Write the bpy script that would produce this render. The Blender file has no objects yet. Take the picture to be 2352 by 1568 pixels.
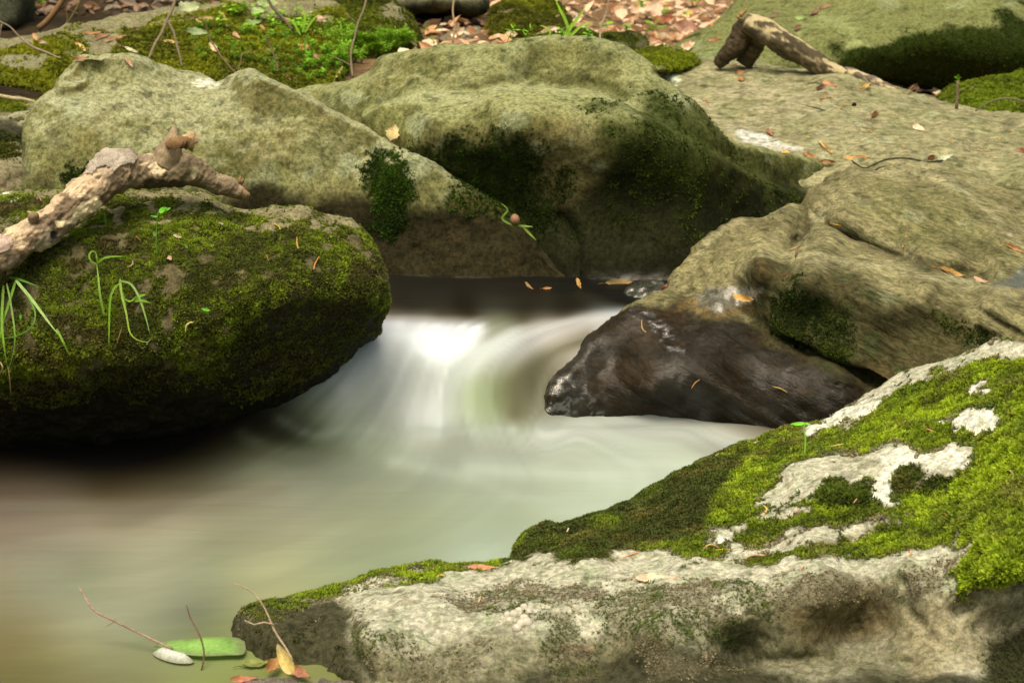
import bpy, math, random
import numpy as np
from mathutils import Vector
from mathutils.bvhtree import BVHTree

random.seed(7); RNG = np.random.default_rng(7)
SC = bpy.context.scene
COL = SC.collection
# ------------------------------------------------------------------ camera maths
CAM_H = 1.6; PITCH = math.radians(15.0); TANH = 18.0/70.0
CAM = np.array([0.0, 0.0, CAM_H])
FW = np.array([0.0, math.cos(PITCH), -math.sin(PITCH)])
UP = np.array([0.0, math.sin(PITCH), math.cos(PITCH)])
RT = np.array([1.0, 0.0, 0.0])
def ray(x, y):
    x = np.asarray(x, float); y = np.asarray(y, float)
    rx = (x-1176.0)/1176.0*TANH; ry = -(y-784.0)/1176.0*TANH
    return FW + rx[..., None]*RT + ry[..., None]*UP
def P(x, y, d):                       # direction and depth -> world point
    return CAM + ray(x, y)*np.asarray(d, float)[..., None]
def proj(v):
    q = v-CAM
    d = q@FW
    return 1176.0+(q@RT)/d/TANH*1176.0, 784.0-(q@UP)/d/TANH*1176.0, d
def depth_at(x, y, h):                # depth where the sight line meets the level z = h
    return (h-CAM_H)/ray(x, y)[..., 2]
def pxm(d): return d*TANH/1176.0      # metres per unit at a depth

# ------------------------------------------------------------------ noise
def _hash(i, j, k, s):
    h = (i.astype(np.int64)*374761393 + j.astype(np.int64)*668265263 + k.astype(np.int64)*2147483647 + s*1274126177) & 0xFFFFFFFF
    h = ((h ^ (h >> 13))*1274126177) & 0xFFFFFFFF
    h = ((h ^ (h >> 15))*2246822519) & 0xFFFFFFFF
    return ((h ^ (h >> 16)) & 0xFFFF)/65535.0*2-1
def noise(p, s=0):
    f = np.floor(p); t = p-f; t = t*t*t*(t*(t*6-15)+10)
    i, j, k = f[:, 0].astype(np.int64), f[:, 1].astype(np.int64), f[:, 2].astype(np.int64)
    r = 0
    for a in (0, 1):
        wa = t[:, 0] if a else 1-t[:, 0]
        for b in (0, 1):
            wb = t[:, 1] if b else 1-t[:, 1]
            for c in (0, 1):
                wc = t[:, 2] if c else 1-t[:, 2]
                r = r+wa*wb*wc*_hash(i+a, j+b, k+c, s)
    return r
def fbm(p, f, o=4, s=0, g=0.5):
    r = 0; a = 1.0; n = 0
    for q in range(o):
        r = r+a*noise(p*f+q*17.3, s+q*7); n += a; a *= g; f = f*2.03
    return r/n
def lichen(V, f, s=0, fill=0.42):
    p = V*f+0.25*np.stack([noise(V*f*3.1+k*9.1, s+k) for k in range(3)], 1); c = np.floor(p).astype(np.int64); best = np.full(len(V), 9.0); bid = np.zeros(len(V))
    for a in (-1, 0, 1):
        for b in (-1, 0, 1):
            for d in (-1, 0, 1):
                q = c+np.array([a, b, d]); h = [_hash(q[:, 0], q[:, 1], q[:, 2], s+31*k)*0.5+0.5 for k in range(4)]
                dist = np.sqrt(((q+np.stack(h[:3], 1)-p)**2).sum(1))-np.maximum(h[3]*1.1-0.45, -0.3)*0.6
                k = dist < best; best = np.where(k, dist, best); bid = np.where(k, h[3], bid)
    return sstep(0.10, -0.04, best), bid
def sstep(a, b, x):
    t = np.clip((x-a)/(b-a), 0, 1); return t*t*(3-2*t)
def lin(c):
    c = np.asarray(c, float)/255.0
    return np.where(c <= 0.04045, c/12.92, ((c+0.055)/1.055)**2.4)

# ------------------------------------------------------------------ 2D helpers
def catmull(poly, n=6, closed=True):
    p = np.asarray(poly, float); m = len(p); out = []
    rng = range(m) if closed else range(m-1)
    for i in rng:
        if closed: a, b, c, d = p[i-1], p[i], p[(i+1) % m], p[(i+2) % m]
        else: a, b, c, d = p[max(i-1, 0)], p[i], p[i+1], p[min(i+2, m-1)]
        for k in range(n):
            t = k/n
            out.append(0.5*((2*b)+(-a+c)*t+(2*a-5*b+4*c-d)*t*t+(-a+3*b-3*c+d)*t**3))
    if not closed: out.append(p[-1])
    return np.array(out)
def seg_dist(X, Y, poly, closed=True, nearest=False):
    best = np.full(X.shape, 1e18); bx = X.copy(); by = Y.copy()
    m = len(poly)
    for i in range(m if closed else m-1):
        a = poly[i]; b = poly[(i+1) % m]; ab = b-a; L = ab@ab+1e-12
        t = np.clip(((X-a[0])*ab[0]+(Y-a[1])*ab[1])/L, 0, 1)
        qx = a[0]+t*ab[0]; qy = a[1]+t*ab[1]
        dd = (X-qx)**2+(Y-qy)**2
        k = dd < best
        best = np.where(k, dd, best)
        if nearest: bx = np.where(k, qx, bx); by = np.where(k, qy, by)
    if nearest: return np.sqrt(best), bx, by
    return np.sqrt(best)
def inside(X, Y, poly):
    r = np.zeros(X.shape, bool); m = len(poly)
    for i in range(m):
        x1, y1 = poly[i]; x2, y2 = poly[(i+1) % m]
        if y1 == y2: continue
        c = ((y1 > Y) != (y2 > Y)) & (X < (x2-x1)*(Y-y1)/(y2-y1)+x1)
        r ^= c
    return r
def sd(X, Y, poly):                    # signed distance, positive inside
    poly = np.asarray(poly, float)
    return np.where(inside(X, Y, poly), 1, -1)*seg_dist(X, Y, poly)
class TPS:
    def __init__(s, pts, smooth=0.0):
        p = np.asarray(pts, float); s.x = p[:, :2]/300.0; v = p[:, 2:]; n = len(p)
        K = s.k(s.x, s.x)+np.eye(n)*smooth
        Q = np.hstack([np.ones((n, 1)), s.x])
        A = np.block([[K, Q], [Q.T, np.zeros((3, 3))]])
        s.w = np.linalg.solve(A, np.vstack([v, np.zeros((3, v.shape[1]))]))
    def k(s, a, b):
        d = ((a[:, None, :]-b[None, :, :])**2).sum(2)
        return 0.5*d*np.log(d+1e-12)
    def __call__(s, X, Y):
        sh = X.shape; q = np.stack([X.ravel(), Y.ravel()], 1)/300.0
        out = []
        for i in range(0, len(q), 40000):
            c = q[i:i+40000]
            out.append(s.k(c, s.x)@s.w[:-3]+np.hstack([np.ones((len(c), 1)), c])@s.w[-3:])
        return np.vstack(out).reshape(sh+(-1,))

# ------------------------------------------------------------------ objects
def mesh_from(name, V, F, attrs=None, mat=None, smooth=True):
    me = bpy.data.meshes.new(name)
    V = np.asarray(V, np.float32)
    if isinstance(F, np.ndarray) and F.ndim == 2:
        n, k = F.shape
        me.vertices.add(len(V)); me.vertices.foreach_set('co', V.ravel())
        me.loops.add(n*k); me.loops.foreach_set('vertex_index', F.ravel().astype(np.int32))
        me.polygons.add(n); me.polygons.foreach_set('loop_start', (np.arange(n)*k).astype(np.int32))
        me.update(calc_edges=True)
    else:
        me.from_pydata([tuple(map(float, v)) for v in V], [], [tuple(int(i) for i in f) for f in F]); me.update()
    if smooth: me.polygons.foreach_set('use_smooth', [True]*len(me.polygons))
    set_attrs(me, attrs)
    if mat: me.materials.append(mat)
    me.validate(); me.update()
    return me
def set_attrs(me, attrs):
    for k, a in (attrs or {}).items():
        a = np.asarray(a, np.float32)
        if a.ndim == 2:
            at = me.attributes.new(k, 'FLOAT_COLOR', 'POINT')
            at.data.foreach_set('color', np.hstack([a, np.ones((len(a), 1), np.float32)]).ravel())
        else:
            at = me.attributes.new(k, 'FLOAT', 'POINT'); at.data.foreach_set('value', a)
def link(name, me, parent=None, label=None, cat=None, group=None, kind=None):
    o = bpy.data.objects.new(name, me); COL.objects.link(o)
    if parent is not None: o.parent = parent
    if label: o['label'] = label
    if cat: o['category'] = cat
    if group: o['group'] = group
    if kind: o['kind'] = kind
    return o
def origin_to(o, p):                   # put a top-level object's origin at its base; children keep their places
    p = Vector([float(c) for c in p])
    o.data.transform(__import__('mathutils').Matrix.Translation(-p)); o.location = p
    return o

# ------------------------------------------------------------------ materials
def nt(name):
    m = bpy.data.materials.new(name); m.use_nodes = True
    t = m.node_tree; t.nodes.clear()
    out = t.nodes.new('ShaderNodeOutputMaterial'); b = t.nodes.new('ShaderNodeBsdfPrincipled')
    t.links.new(b.outputs[0], out.inputs[0])
    return m, t, b
def node(t, ty, **kw):
    n = t.nodes.new(ty)
    for k, v in kw.items():
        if k[0] == '_': n.inputs[k[1:].replace('_', ' ')].default_value = v
        else: setattr(n, k, v)
    return n
def mul_color(t, a, b, fac=1.0, blend='MULTIPLY'):
    m = t.nodes.new('ShaderNodeMix'); m.data_type = 'RGBA'; m.blend_type = blend
    m.inputs[0].default_value = fac
    t.links.new(a, m.inputs[6])
    if hasattr(b, 'node'): t.links.new(b, m.inputs[7])
    else: m.inputs[7].default_value = (*b, 1)
    return m.outputs[2]
def ramp(t, src, stops):
    r = t.nodes.new('ShaderNodeValToRGB')
    while len(r.color_ramp.elements) < len(stops): r.color_ramp.elements.new(0.5)
    for e, (p, c) in zip(r.color_ramp.elements, stops):
        e.position = p; e.color = (c, c, c, 1) if not hasattr(c, '__len__') else (*c, 1)
    t.links.new(src, r.inputs[0]); return r.outputs[0]
def rock_material(name, s1=90.0, s2=260.0, speck=(0.68, 1.24), bump=0.5, dist=0.004, stretch=(1, 1, 1), rot=(0, 0, 0)):
    m, t, b = nt(name)
    tc = node(t, 'ShaderNodeNewGeometry')
    mp = node(t, 'ShaderNodeMapping', vector_type='TEXTURE'); mp.inputs['Scale'].default_value = tuple(1/q for q in stretch); mp.inputs['Rotation'].default_value = rot
    t.links.new(tc.outputs['Position'], mp.inputs['Vector'])
    vec = mp.outputs[0]
    n1 = node(t, 'ShaderNodeTexNoise', _Scale=s1, _Detail=4.0, _Roughness=0.65); t.links.new(vec, n1.inputs['Vector'])
    n2 = node(t, 'ShaderNodeTexNoise', _Scale=s2, _Detail=3.0, _Roughness=0.7); t.links.new(vec, n2.inputs['Vector'])
    n3 = node(t, 'ShaderNodeTexVoronoi', _Scale=s1*1.1); t.links.new(vec, n3.inputs['Vector'])
    at = node(t, 'ShaderNodeAttribute', attribute_name='tint')
    wt = node(t, 'ShaderNodeAttribute', attribute_name='wet')
    sp = ramp(t, n1.outputs[0], [(0.41, speck[0]), (0.5, 1.0), (0.59, speck[1])])
    sp2 = ramp(t, n2.outputs[0], [(0.40, (0.76, 0.79, 0.74)), (0.5, (1.0, 1.0, 1.0)), (0.62, (1.18, 1.17, 1.14))])
    c = mul_color(t, at.outputs['Color'], sp); c = mul_color(t, c, sp2)
    pits = ramp(t, n3.outputs['Distance'], [(0.0, 0.72), (0.25, 1.0)])
    c = mul_color(t, c, pits, 0.35)
    n4 = node(t, 'ShaderNodeTexNoise', _Scale=s1*0.38, _Detail=5.0, _Roughness=0.75); t.links.new(vec, n4.inputs['Vector'])
    c = mul_color(t, c, ramp(t, n4.outputs[0], [(0.36, (0.50, 0.55, 0.45)), (0.47, (0.95, 0.97, 0.92)), (0.56, (1.0, 1.0, 1.0)), (0.68, (1.25, 1.23, 1.2))]))
    t.links.new(c, b.inputs['Base Color'])
    mr = node(t, 'ShaderNodeMapRange', _From_Min=0.0, _From_Max=1.0, _To_Min=0.92, _To_Max=0.16)
    t.links.new(wt.outputs['Fac'], mr.inputs['Value']); t.links.new(mr.outputs[0], b.inputs['Roughness'])
    pw = node(t, 'ShaderNodeMath', operation='POWER'); pw.inputs[1].default_value = 3.0; t.links.new(wt.outputs['Fac'], pw.inputs[0])
    sm = node(t, 'ShaderNodeMapRange', _From_Min=0.0, _From_Max=1.0, _To_Min=0.10, _To_Max=1.0)
    t.links.new(pw.outputs[0], sm.inputs['Value']); t.links.new(sm.outputs[0], b.inputs['Specular IOR Level'])
    ad = node(t, 'ShaderNodeMath', operation='ADD'); t.links.new(n1.outputs[0], ad.inputs[0])
    m2 = node(t, 'ShaderNodeMath', operation='MULTIPLY'); m2.inputs[1].default_value = 0.5
    t.links.new(n2.outputs[0], m2.inputs[0]); t.links.new(m2.outputs[0], ad.inputs[1])
    bp = node(t, 'ShaderNodeBump', _Strength=bump, _Distance=dist)
    t.links.new(ad.outputs[0], bp.inputs['Height']); t.links.new(bp.outputs[0], b.inputs['Normal'])
    t.links.new(bp.outputs[0], b.inputs['Coat Normal']); t.links.new(pw.outputs[0], b.inputs['Coat Weight']); b.inputs['Coat Roughness'].default_value = 0.12; b.inputs['Coat IOR'].default_value = 2.2
    return m
def tint_material(name, rough=0.8, spec=0.25, trans=0.0, nscale=0, namp=0.25, sss=0.0):
    m, t, b = nt(name)
    at = node(t, 'ShaderNodeAttribute', attribute_name='tint')
    c = at.outputs['Color']
    if nscale:
        tc = node(t, 'ShaderNodeNewGeometry')
        n1 = node(t, 'ShaderNodeTexNoise', _Scale=nscale, _Detail=3.0); t.links.new(tc.outputs['Position'], n1.inputs['Vector'])
        c = mul_color(t, c, ramp(t, n1.outputs[0], [(0.3, 1-namp), (0.7, 1+namp)]))
    t.links.new(c, b.inputs['Base Color'])
    b.inputs['Roughness'].default_value = rough; b.inputs['Specular IOR Level'].default_value = spec
    if trans:
        out = [n for n in t.nodes if n.type == 'OUTPUT_MATERIAL'][0]
        tr = node(t, 'ShaderNodeBsdfTranslucent'); t.links.new(c, tr.inputs[0])
        mx = node(t, 'ShaderNodeMixShader'); mx.inputs[0].default_value = trans
        t.links.new(b.outputs[0], mx.inputs[1]); t.links.new(tr.outputs[0], mx.inputs[2]); t.links.new(mx.outputs[0], out.inputs[0])
    return m
M_ROCK = rock_material('grey_granite')
M_ROCK_LAYER = rock_material('layered_gneiss', 70.0, 200.0, (0.68, 1.28), 0.7, 0.006, (0.5, 1.0, 1.8), (0.0, math.radians(28), 0.0))
M_ROCK_SLAB = rock_material('weathered_slab', 60.0, 180.0, (0.7, 1.25), 0.6, 0.005, (0.6, 0.9, 1.6))
M_ROCK_FRONT = rock_material('pale_crusted_rock', 80.0, 240.0, (0.72, 1.25), 0.55, 0.004)
M_MOSS = tint_material('moss_leaves', 0.75, 0.2, 0.25)
M_LEAF = tint_material('leaf_blade', 0.55, 0.35, 0.3, 120, 0.18)
M_DRY = tint_material('dry_leaf', 0.6, 0.3, 0.25, 150, 0.22)
M_TWIG = tint_material('twig_bark', 0.8, 0.2, 0.0, 200, 0.3)

# ------------------------------------------------------------------ rocks
ROCKS = {}
def tri_faces(me):
    me.calc_loop_triangles()
    T = np.empty(len(me.loop_triangles)*3, np.int32); me.loop_triangles.foreach_get('vertices', T)
    return T.reshape(-1, 3)
def get_co(me):
    a = np.empty(len(me.vertices)*3, np.float32); me.vertices.foreach_get('co', a); return a.reshape(-1, 3).astype(float)
def get_no(me):
    a = np.empty(len(me.vertices)*3, np.float32); me.vertices.foreach_get('normal', a); return a.reshape(-1, 3).astype(float)

def rock_body(poly, ctrl, R=60, K=0.07, R2=220, T=0.4, step=6, voxel=0.007, steps=(), grooves=(), smooth=2):
    """closed stone solid: front relief and rounded back joined on the outline, then evened out by a voxel remesh"""
    pl = catmull(poly, 5)
    x0, y0 = pl.min(0)-step; x1, y1 = pl.max(0)+step
    gx = np.arange(x0, x1+step, step); gy = np.arange(y0, y1+step, step)
    X, Y = np.meshgrid(gx, gy)
    ins = inside(X, Y, pl)
    D, NX, NY = seg_dist(X, Y, pl, nearest=True)
    cell = ins[:-1, :-1] | ins[1:, :-1] | ins[:-1, 1:] | ins[1:, 1:]
    PX = np.where(ins, X, NX); PY = np.where(ins, Y, NY); D = np.where(ins, D, 0)
    d = TPS(ctrl, 0.0005)(PX, PY)[..., 0]
    for (sp, amt, soft) in steps:
        d = d-amt*sstep(-soft, soft, sd(PX, PY, np.asarray(sp, float)))
    for (gp, amt, w) in grooves:
        q = seg_dist(PX, PY, np.asarray(gp, float), closed=False)
        d = d+amt*np.exp(-(q/w)**2)
    s = np.clip(D/R, 0, 1); front = d+K*(1-np.sqrt(1-(1-s)**2))
    s2 = np.clip(D/R2, 0, 1); back = d+K+T*np.sqrt(1-(1-s2)**2)
    idx = -np.ones(X.shape, int); use = np.zeros(X.shape, bool)
    use[:-1, :-1] |= cell; use[1:, :-1] |= cell; use[:-1, 1:] |= cell; use[1:, 1:] |= cell
    idx[use] = np.arange(use.sum())
    VF = P(PX[use], PY[use], front[use])
    nb = use & ins; bidx = idx.copy(); bidx[nb] = len(VF)+np.arange(nb.sum())
    VB = P(PX[nb], PY[nb], back[nb])
    J, I = np.nonzero(cell)
    F1 = np.stack([idx[J, I], idx[J+1, I], idx[J+1, I+1], idx[J, I+1]], 1)
    F2 = np.stack([bidx[J, I], bidx[J, I+1], bidx[J+1, I+1], bidx[J+1, I]], 1)
    me = mesh_from('tmp', np.vstack([VF, VB]), np.vstack([F1, F2]))
    o = bpy.data.objects.new('tmp', me); COL.objects.link(o)
    md = o.modifiers.new('r', 'REMESH'); md.mode = 'VOXEL'; md.voxel_size = voxel
    if smooth:
        ms = o.modifiers.new('s', 'SMOOTH'); ms.iterations = smooth; ms.factor = 0.5
    dg = bpy.context.evaluated_depsgraph_get(); dg.update()
    ev = o.evaluated_get(dg); me2 = bpy.data.meshes.new_from_object(ev)
    bpy.data.objects.remove(o); bpy.data.meshes.remove(me)
    return me2

def rock(name, label, poly, ctrl, colour, mat=None, disp=(0.012, 0.004, 0.0015), dispf=(7, 28, 90), strata=None, cat='boulder', key=None, seed=0, moss=None, group=None, **kw):
    me = rock_body(poly, ctrl, **kw)
    V = get_co(me); N = get_no(me)
    x, y, _ = proj(V)
    h = disp[0]*fbm(V, dispf[0], 3, 11+seed)+disp[1]*fbm(V, dispf[1], 3, 23+seed)+disp[2]*fbm(V, dispf[2], 2, 31+seed)
    if strata:
        amp, ang, fl, fa = strata
        c, s = math.cos(ang), math.sin(ang)
        q = np.stack([(V[:, 0]*c+V[:, 2]*s)*fl, V[:, 1]*fl*1.5, (-V[:, 0]*s+V[:, 2]*c)*fa], 1)
        h = h+amp*(1-np.abs(fbm(q, 1.0, 3, 51+seed))*2.2)
    V2 = V+N*h[:, None]
    me.vertices.foreach_set('co', V2.astype(np.float32).ravel()); me.update()
    N = get_no(me)
    tint, wet, mossm, msize, mcol = colour(x, y, V, N, h)
    gk = {'B': (.90, .93, .86), 'C': (.85, .89, .79), 'D': (.92, .93, .88), 'E': (.90, .91, .86), 'L': (.72, .78, .62), 'F': (.90, .94, .97)}.get(key)
    if key in 'BCDEL':
        lc, lid = lichen(V, 9.0 if key != 'L' else 5.0, 3+seed); lk = 0.55 if key != 'E' else 0.3
        keep = (1-np.clip(mossm, 0, 1) if mossm is not None else 1)*sstep(0.05, 0.12, tint.mean(1))
        tint = mixc(tint, (0.34, 0.37, 0.27), lc*lk*keep); l2, _ = lichen(V, 21.0, 9+seed); tint = tint*(1-0.45*l2*keep)[:, None]
    if gk: tint = tint*np.array(gk)
    for a in list(me.attributes):
        if a.name in ('tint', 'wet'): me.attributes.remove(a)
    set_attrs(me, {'tint': np.clip(tint, 0.002, 0.95), 'wet': np.clip(wet, 0, 1)})
    me.materials.clear(); me.materials.append(mat or M_ROCK)
    me.polygons.foreach_set('use_smooth', [True]*len(me.polygons)); me.update()
    o = link(name, me, None, label, cat, group)
    bv = BVHTree.FromPolygons([tuple(v) for v in V2], tri_faces(me).tolist())
    ROCKS[key or name] = (o, bv)
    if moss and mossm is not None and mossm.max() > 0.05:
        mm = moss_mesh(me, V2, N, mossm, msize, mcol, moss)
        if mm: link('moss', mm, o)
    return o

def moss_mesh(me, V, N, mask, size, colr, count, leaves=5, seed=0):
    T = tri_faces(me)
    A = 0.5*np.linalg.norm(np.cross(V[T[:, 1]]-V[T[:, 0]], V[T[:, 2]]-V[T[:, 0]]), axis=1)
    m = mask[T].mean(1); w = A*np.clip(m, 0, 1)
    # keep most of the tufts where the crust is thick and upward or outward
    if w.sum() <= 0: return None
    rg = np.random.default_rng(5+seed)
    k = rg.choice(len(T), count, p=w/w.sum())
    r1 = np.sqrt(rg.random(count)); r2 = rg.random(count)
    b = np.stack([1-r1, r1*(1-r2), r1*r2], 1)
    pt = (V[T[k]]*b[:, :, None]).sum(1); no = (N[T[k]]*b[:, :, None]).sum(1)
    no /= np.linalg.norm(no, axis=1, keepdims=True)+1e-9
    sz = (size[T[k]]*b).sum(1); cc = (colr[T[k]]*b[:, :, None]).sum(1)
    sz = sz*(0.6+0.8*rg.random(count))
    clump = fbm(pt, 45, 2, 77)
    sz = sz*(1+0.5*clump)
    L = leaves
    pt = np.repeat(pt, L, 0); no = np.repeat(no, L, 0); sz = np.repeat(sz, L); cc = np.repeat(cc, L, 0); cl = np.repeat(clump, L)
    n = len(pt)
    rv = rg.normal(size=(n, 3)); tg = rv-(rv*no).sum(1)[:, None]*no; tg /= np.linalg.norm(tg, axis=1, keepdims=True)+1e-9
    lean = 0.5+0.9*rg.random(n)
    dr = no*0.75+tg*lean[:, None]+np.array([0, 0, 0.15]); dr /= np.linalg.norm(dr, axis=1, keepdims=True)
    sd_ = np.cross(dr, rg.normal(size=(n, 3))); sd_ /= np.linalg.norm(sd_, axis=1, keepdims=True)+1e-9
    wd = sz*0.22
    base = pt-no*0.001
    v0 = base-sd_*wd[:, None]*0.6; v1 = base+sd_*wd[:, None]*0.6
    mid = base+dr*(sz*0.55)[:, None]
    v2 = mid+sd_*wd[:, None]; v3 = mid-sd_*wd[:, None]; v4 = base+dr*sz[:, None]+no*(sz*0.1)[:, None]
    VV = np.stack([v0, v1, v2, v4, v3], 1).reshape(-1, 3)
    FF = np.arange(n*5).reshape(n, 5)
    j = (0.75+0.5*rg.random(n))*(1+0.45*cl)
    c0 = cc*(j*0.55)[:, None]; c1 = cc*j[:, None]; c2 = cc*(j*1.25)[:, None]
    CC = np.stack([c0, c0, c1, c2, c1], 1).reshape(-1, 3)
    return mesh_from('moss', VV, FF, {'tint': np.clip(CC, 0.001, 0.9)}, M_MOSS, smooth=False)

def msk(x, y, poly, soft, V=None, amp=0.0, f=25, s=0):
    m = sd(x, y, poly)
    if amp: m = m+amp*fbm(V, f, 4, 60+s)
    return sstep(-soft, soft, m)
def mixc(a, b, m): return a*(1-m[:, None])+np.asarray(b)*m[:, None]
def full(n, c): return np.tile(np.asarray(c, float), (n, 1))
# ================================================================== THE BOULDERS
MOSSDARK = np.array([0.028, 0.032, 0.010])
GREY = np.array([0.205, 0.20, 0.092]); GREYL = np.array([0.36, 0.35, 0.22])

def mossy(x, y, V, m, bright, dull, f=9, s=0):
    """two greens in soft clumps"""
    n = sstep(-0.35, 0.35, fbm(V, f, 3, 90+s)+0.5*fbm(V, 60, 2, 93+s))
    return full(len(x), dull)*(1-n[:, None])+np.asarray(bright)*n[:, None]

# ---- left mossy boulder
A_POLY = [(-330,470),(-160,445),(0,438),(100,432),(210,432),(300,440),(370,443),(430,440),(478,449),(510,468),(555,478),(600,481),(640,474),(700,475),(730,488),(765,494),(806,498),(820,512),(838,532),(862,575),(877,612),(882,650),(888,690),(885,715),(872,737),(871,762),(860,778),(838,793),(820,800),(806,826),(786,846),(792,856),(760,884),(705,918),(650,945),(580,970),(500,992),(400,1020),(300,1052),(200,1078),(100,1092),(0,1100),(-160,1100),(-330,1090)]
A_CTRL = [(-300,480,5.2),(0,450,5.16),(300,450,5.16),(550,490,5.14),(800,510,5.14),(0,540,4.98),(200,540,4.97),(450,520,5.0),(700,540,5.02),
 (0,700,4.86),(250,700,4.84),(500,680,4.86),(700,640,4.92),(850,680,5.0),(0,820,4.82),(200,830,4.80),(350,820,4.83),(540,700,4.84),(650,680,4.88),
 (560,800,4.97),(700,800,5.06),(820,760,5.12),(0,900,4.93),(250,890,4.93),(450,880,4.98),(600,900,5.12),(100,980,5.06),(350,970,5.08),(600,960,5.25),(0,1080,5.2),(300,1050,5.2),(-300,800,4.9),(-300,1080,5.25),(750,880,5.24)]
def colA(x, y, V, N, h):
    n = len(x)
    t = full(n, (0.20, 0.185, 0.11)); t *= (1+0.35*fbm(V, 20, 3, 2))[:, None]
    m = np.ones(n)
    m *= 1-msk(x, y, [(-330,420),(-330,452),(0,452),(150,442),(290,452),(380,462),(450,480),(470,462),(520,485),(600,490),(640,500),(700,500),(720,506),(770,520),(800,530),(825,540),(860,480),(300,400)], 8, V, 26, 14, 1)*0.95
    m *= 1-msk(x, y, [(-300,500),(10,490),(110,455),(200,455),(130,520),(40,570),(-300,580)], 14, V, 70, 12, 4)*0.75
    m *= 1-msk(x, y, [(-330,885),(0,905),(120,885),(330,850),(450,870),(520,840),(540,760),(600,715),(700,695),(760,700),(830,700),(900,735),(900,1200),(-330,1200)], 22, V, 45, 14, 2)*0.45
    m *= 1-msk(x, y, [(-330,950),(0,940),(200,925),(360,905),(480,905),(600,900),(720,860),(860,745),(900,745),(900,1200),(-330,1200)], 18, V, 45, 14, 3)
    m *= sstep(-0.42, -0.12, fbm(V, 30, 3, 5)+0.3*fbm(V, 8, 2, 55))
    thin = msk(x, y, [(-330,860),(0,880),(120,875),(330,840),(450,860),(520,835),(540,760),(600,700),(700,690),(760,690),(830,690),(900,735),(900,1200),(-330,1200)], 14, V, 30, 14, 2)
    g = mossy(x, y, V, m, (0.20, 0.27, 0.022), (0.105, 0.130, 0.022))
    yel = sstep(0.05, 0.5, fbm(V, 6, 3, 44))*sstep(700, 800, y)
    g = mixc(g, (0.20, 0.20, 0.022), yel*0.7)
    br = sstep(0.12, 0.5, fbm(V, 13, 4, 47))
    g = mixc(g, (0.115, 0.092, 0.042), br*0.75)
    g = mixc(g, (0.050, 0.046, 0.014), thin*0.7)  # thinner lower moss, darkened too: shade below the lit zone painted in
    t = mixc(t, (0.060, 0.050, 0.022), sstep(520, 560, y)*0.7); t = mixc(t, (0.030, 0.028, 0.012), m)
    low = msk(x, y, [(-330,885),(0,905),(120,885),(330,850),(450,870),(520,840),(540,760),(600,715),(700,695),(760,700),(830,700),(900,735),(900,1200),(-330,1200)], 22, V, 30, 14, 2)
    t = mixc(t, (0.018, 0.017, 0.010), low)  # undercut painted near black to deepen the shade of the overhang
    lich = msk(x, y, [(-60,450),(20,448),(45,456),(30,470),(-60,472)], 5, V, 20, 40, 9)
    t = mixc(t, (0.75, 0.78, 0.70), lich)
    size = 0.0062+0.003*sstep(700, 850, y)
    size = size*(1-0.2*thin)
    return t, low*0.25, m, size, g

# ---- pale grey boulder behind it
B_POLY = [(70,480),(60,400),(60,330),(64,285),(77,247),(95,226),(110,212),(126,205),(129,186),(142,168),(156,152),(166,138),(180,126),(200,120),(222,124),(250,120),(295,119),(330,130),(365,149),(400,155),(440,160),(478,172),(505,183),(530,167),(562,156),(592,159),(640,180),(700,208),(760,245),(820,275),(880,315),(940,347),(1000,380),(1040,408),(1082,436),(1120,455),(1160,478),(1200,515),(1240,560),(1280,600),(1325,640),(1335,675),(1250,700),(1000,720),(800,720),(500,700),(200,620)]
B_CTRL = [(100,240,6.06),(200,140,6.14),(300,135,6.12),(480,195,6.16),(560,170,6.06),(480,180,6.26),(150,240,6.02),(200,200,6.08),(250,180,6.12),(300,260,6.0),(500,280,5.99),(600,240,6.0),(100,350,5.97),(400,400,5.93),(700,350,5.95),(900,400,5.94),(1060,440,5.96),(850,340,6.0),
 (300,480,5.95),(700,450,5.95),(900,500,5.95),(1050,530,5.95),(1150,540,5.94),(1000,600,5.93),(1200,620,5.92),(1100,650,5.90),(900,640,5.95),(1300,650,5.90),(600,560,5.97),(500,690,6.1),(1000,700,5.92),(800,700,6.0)]
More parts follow.
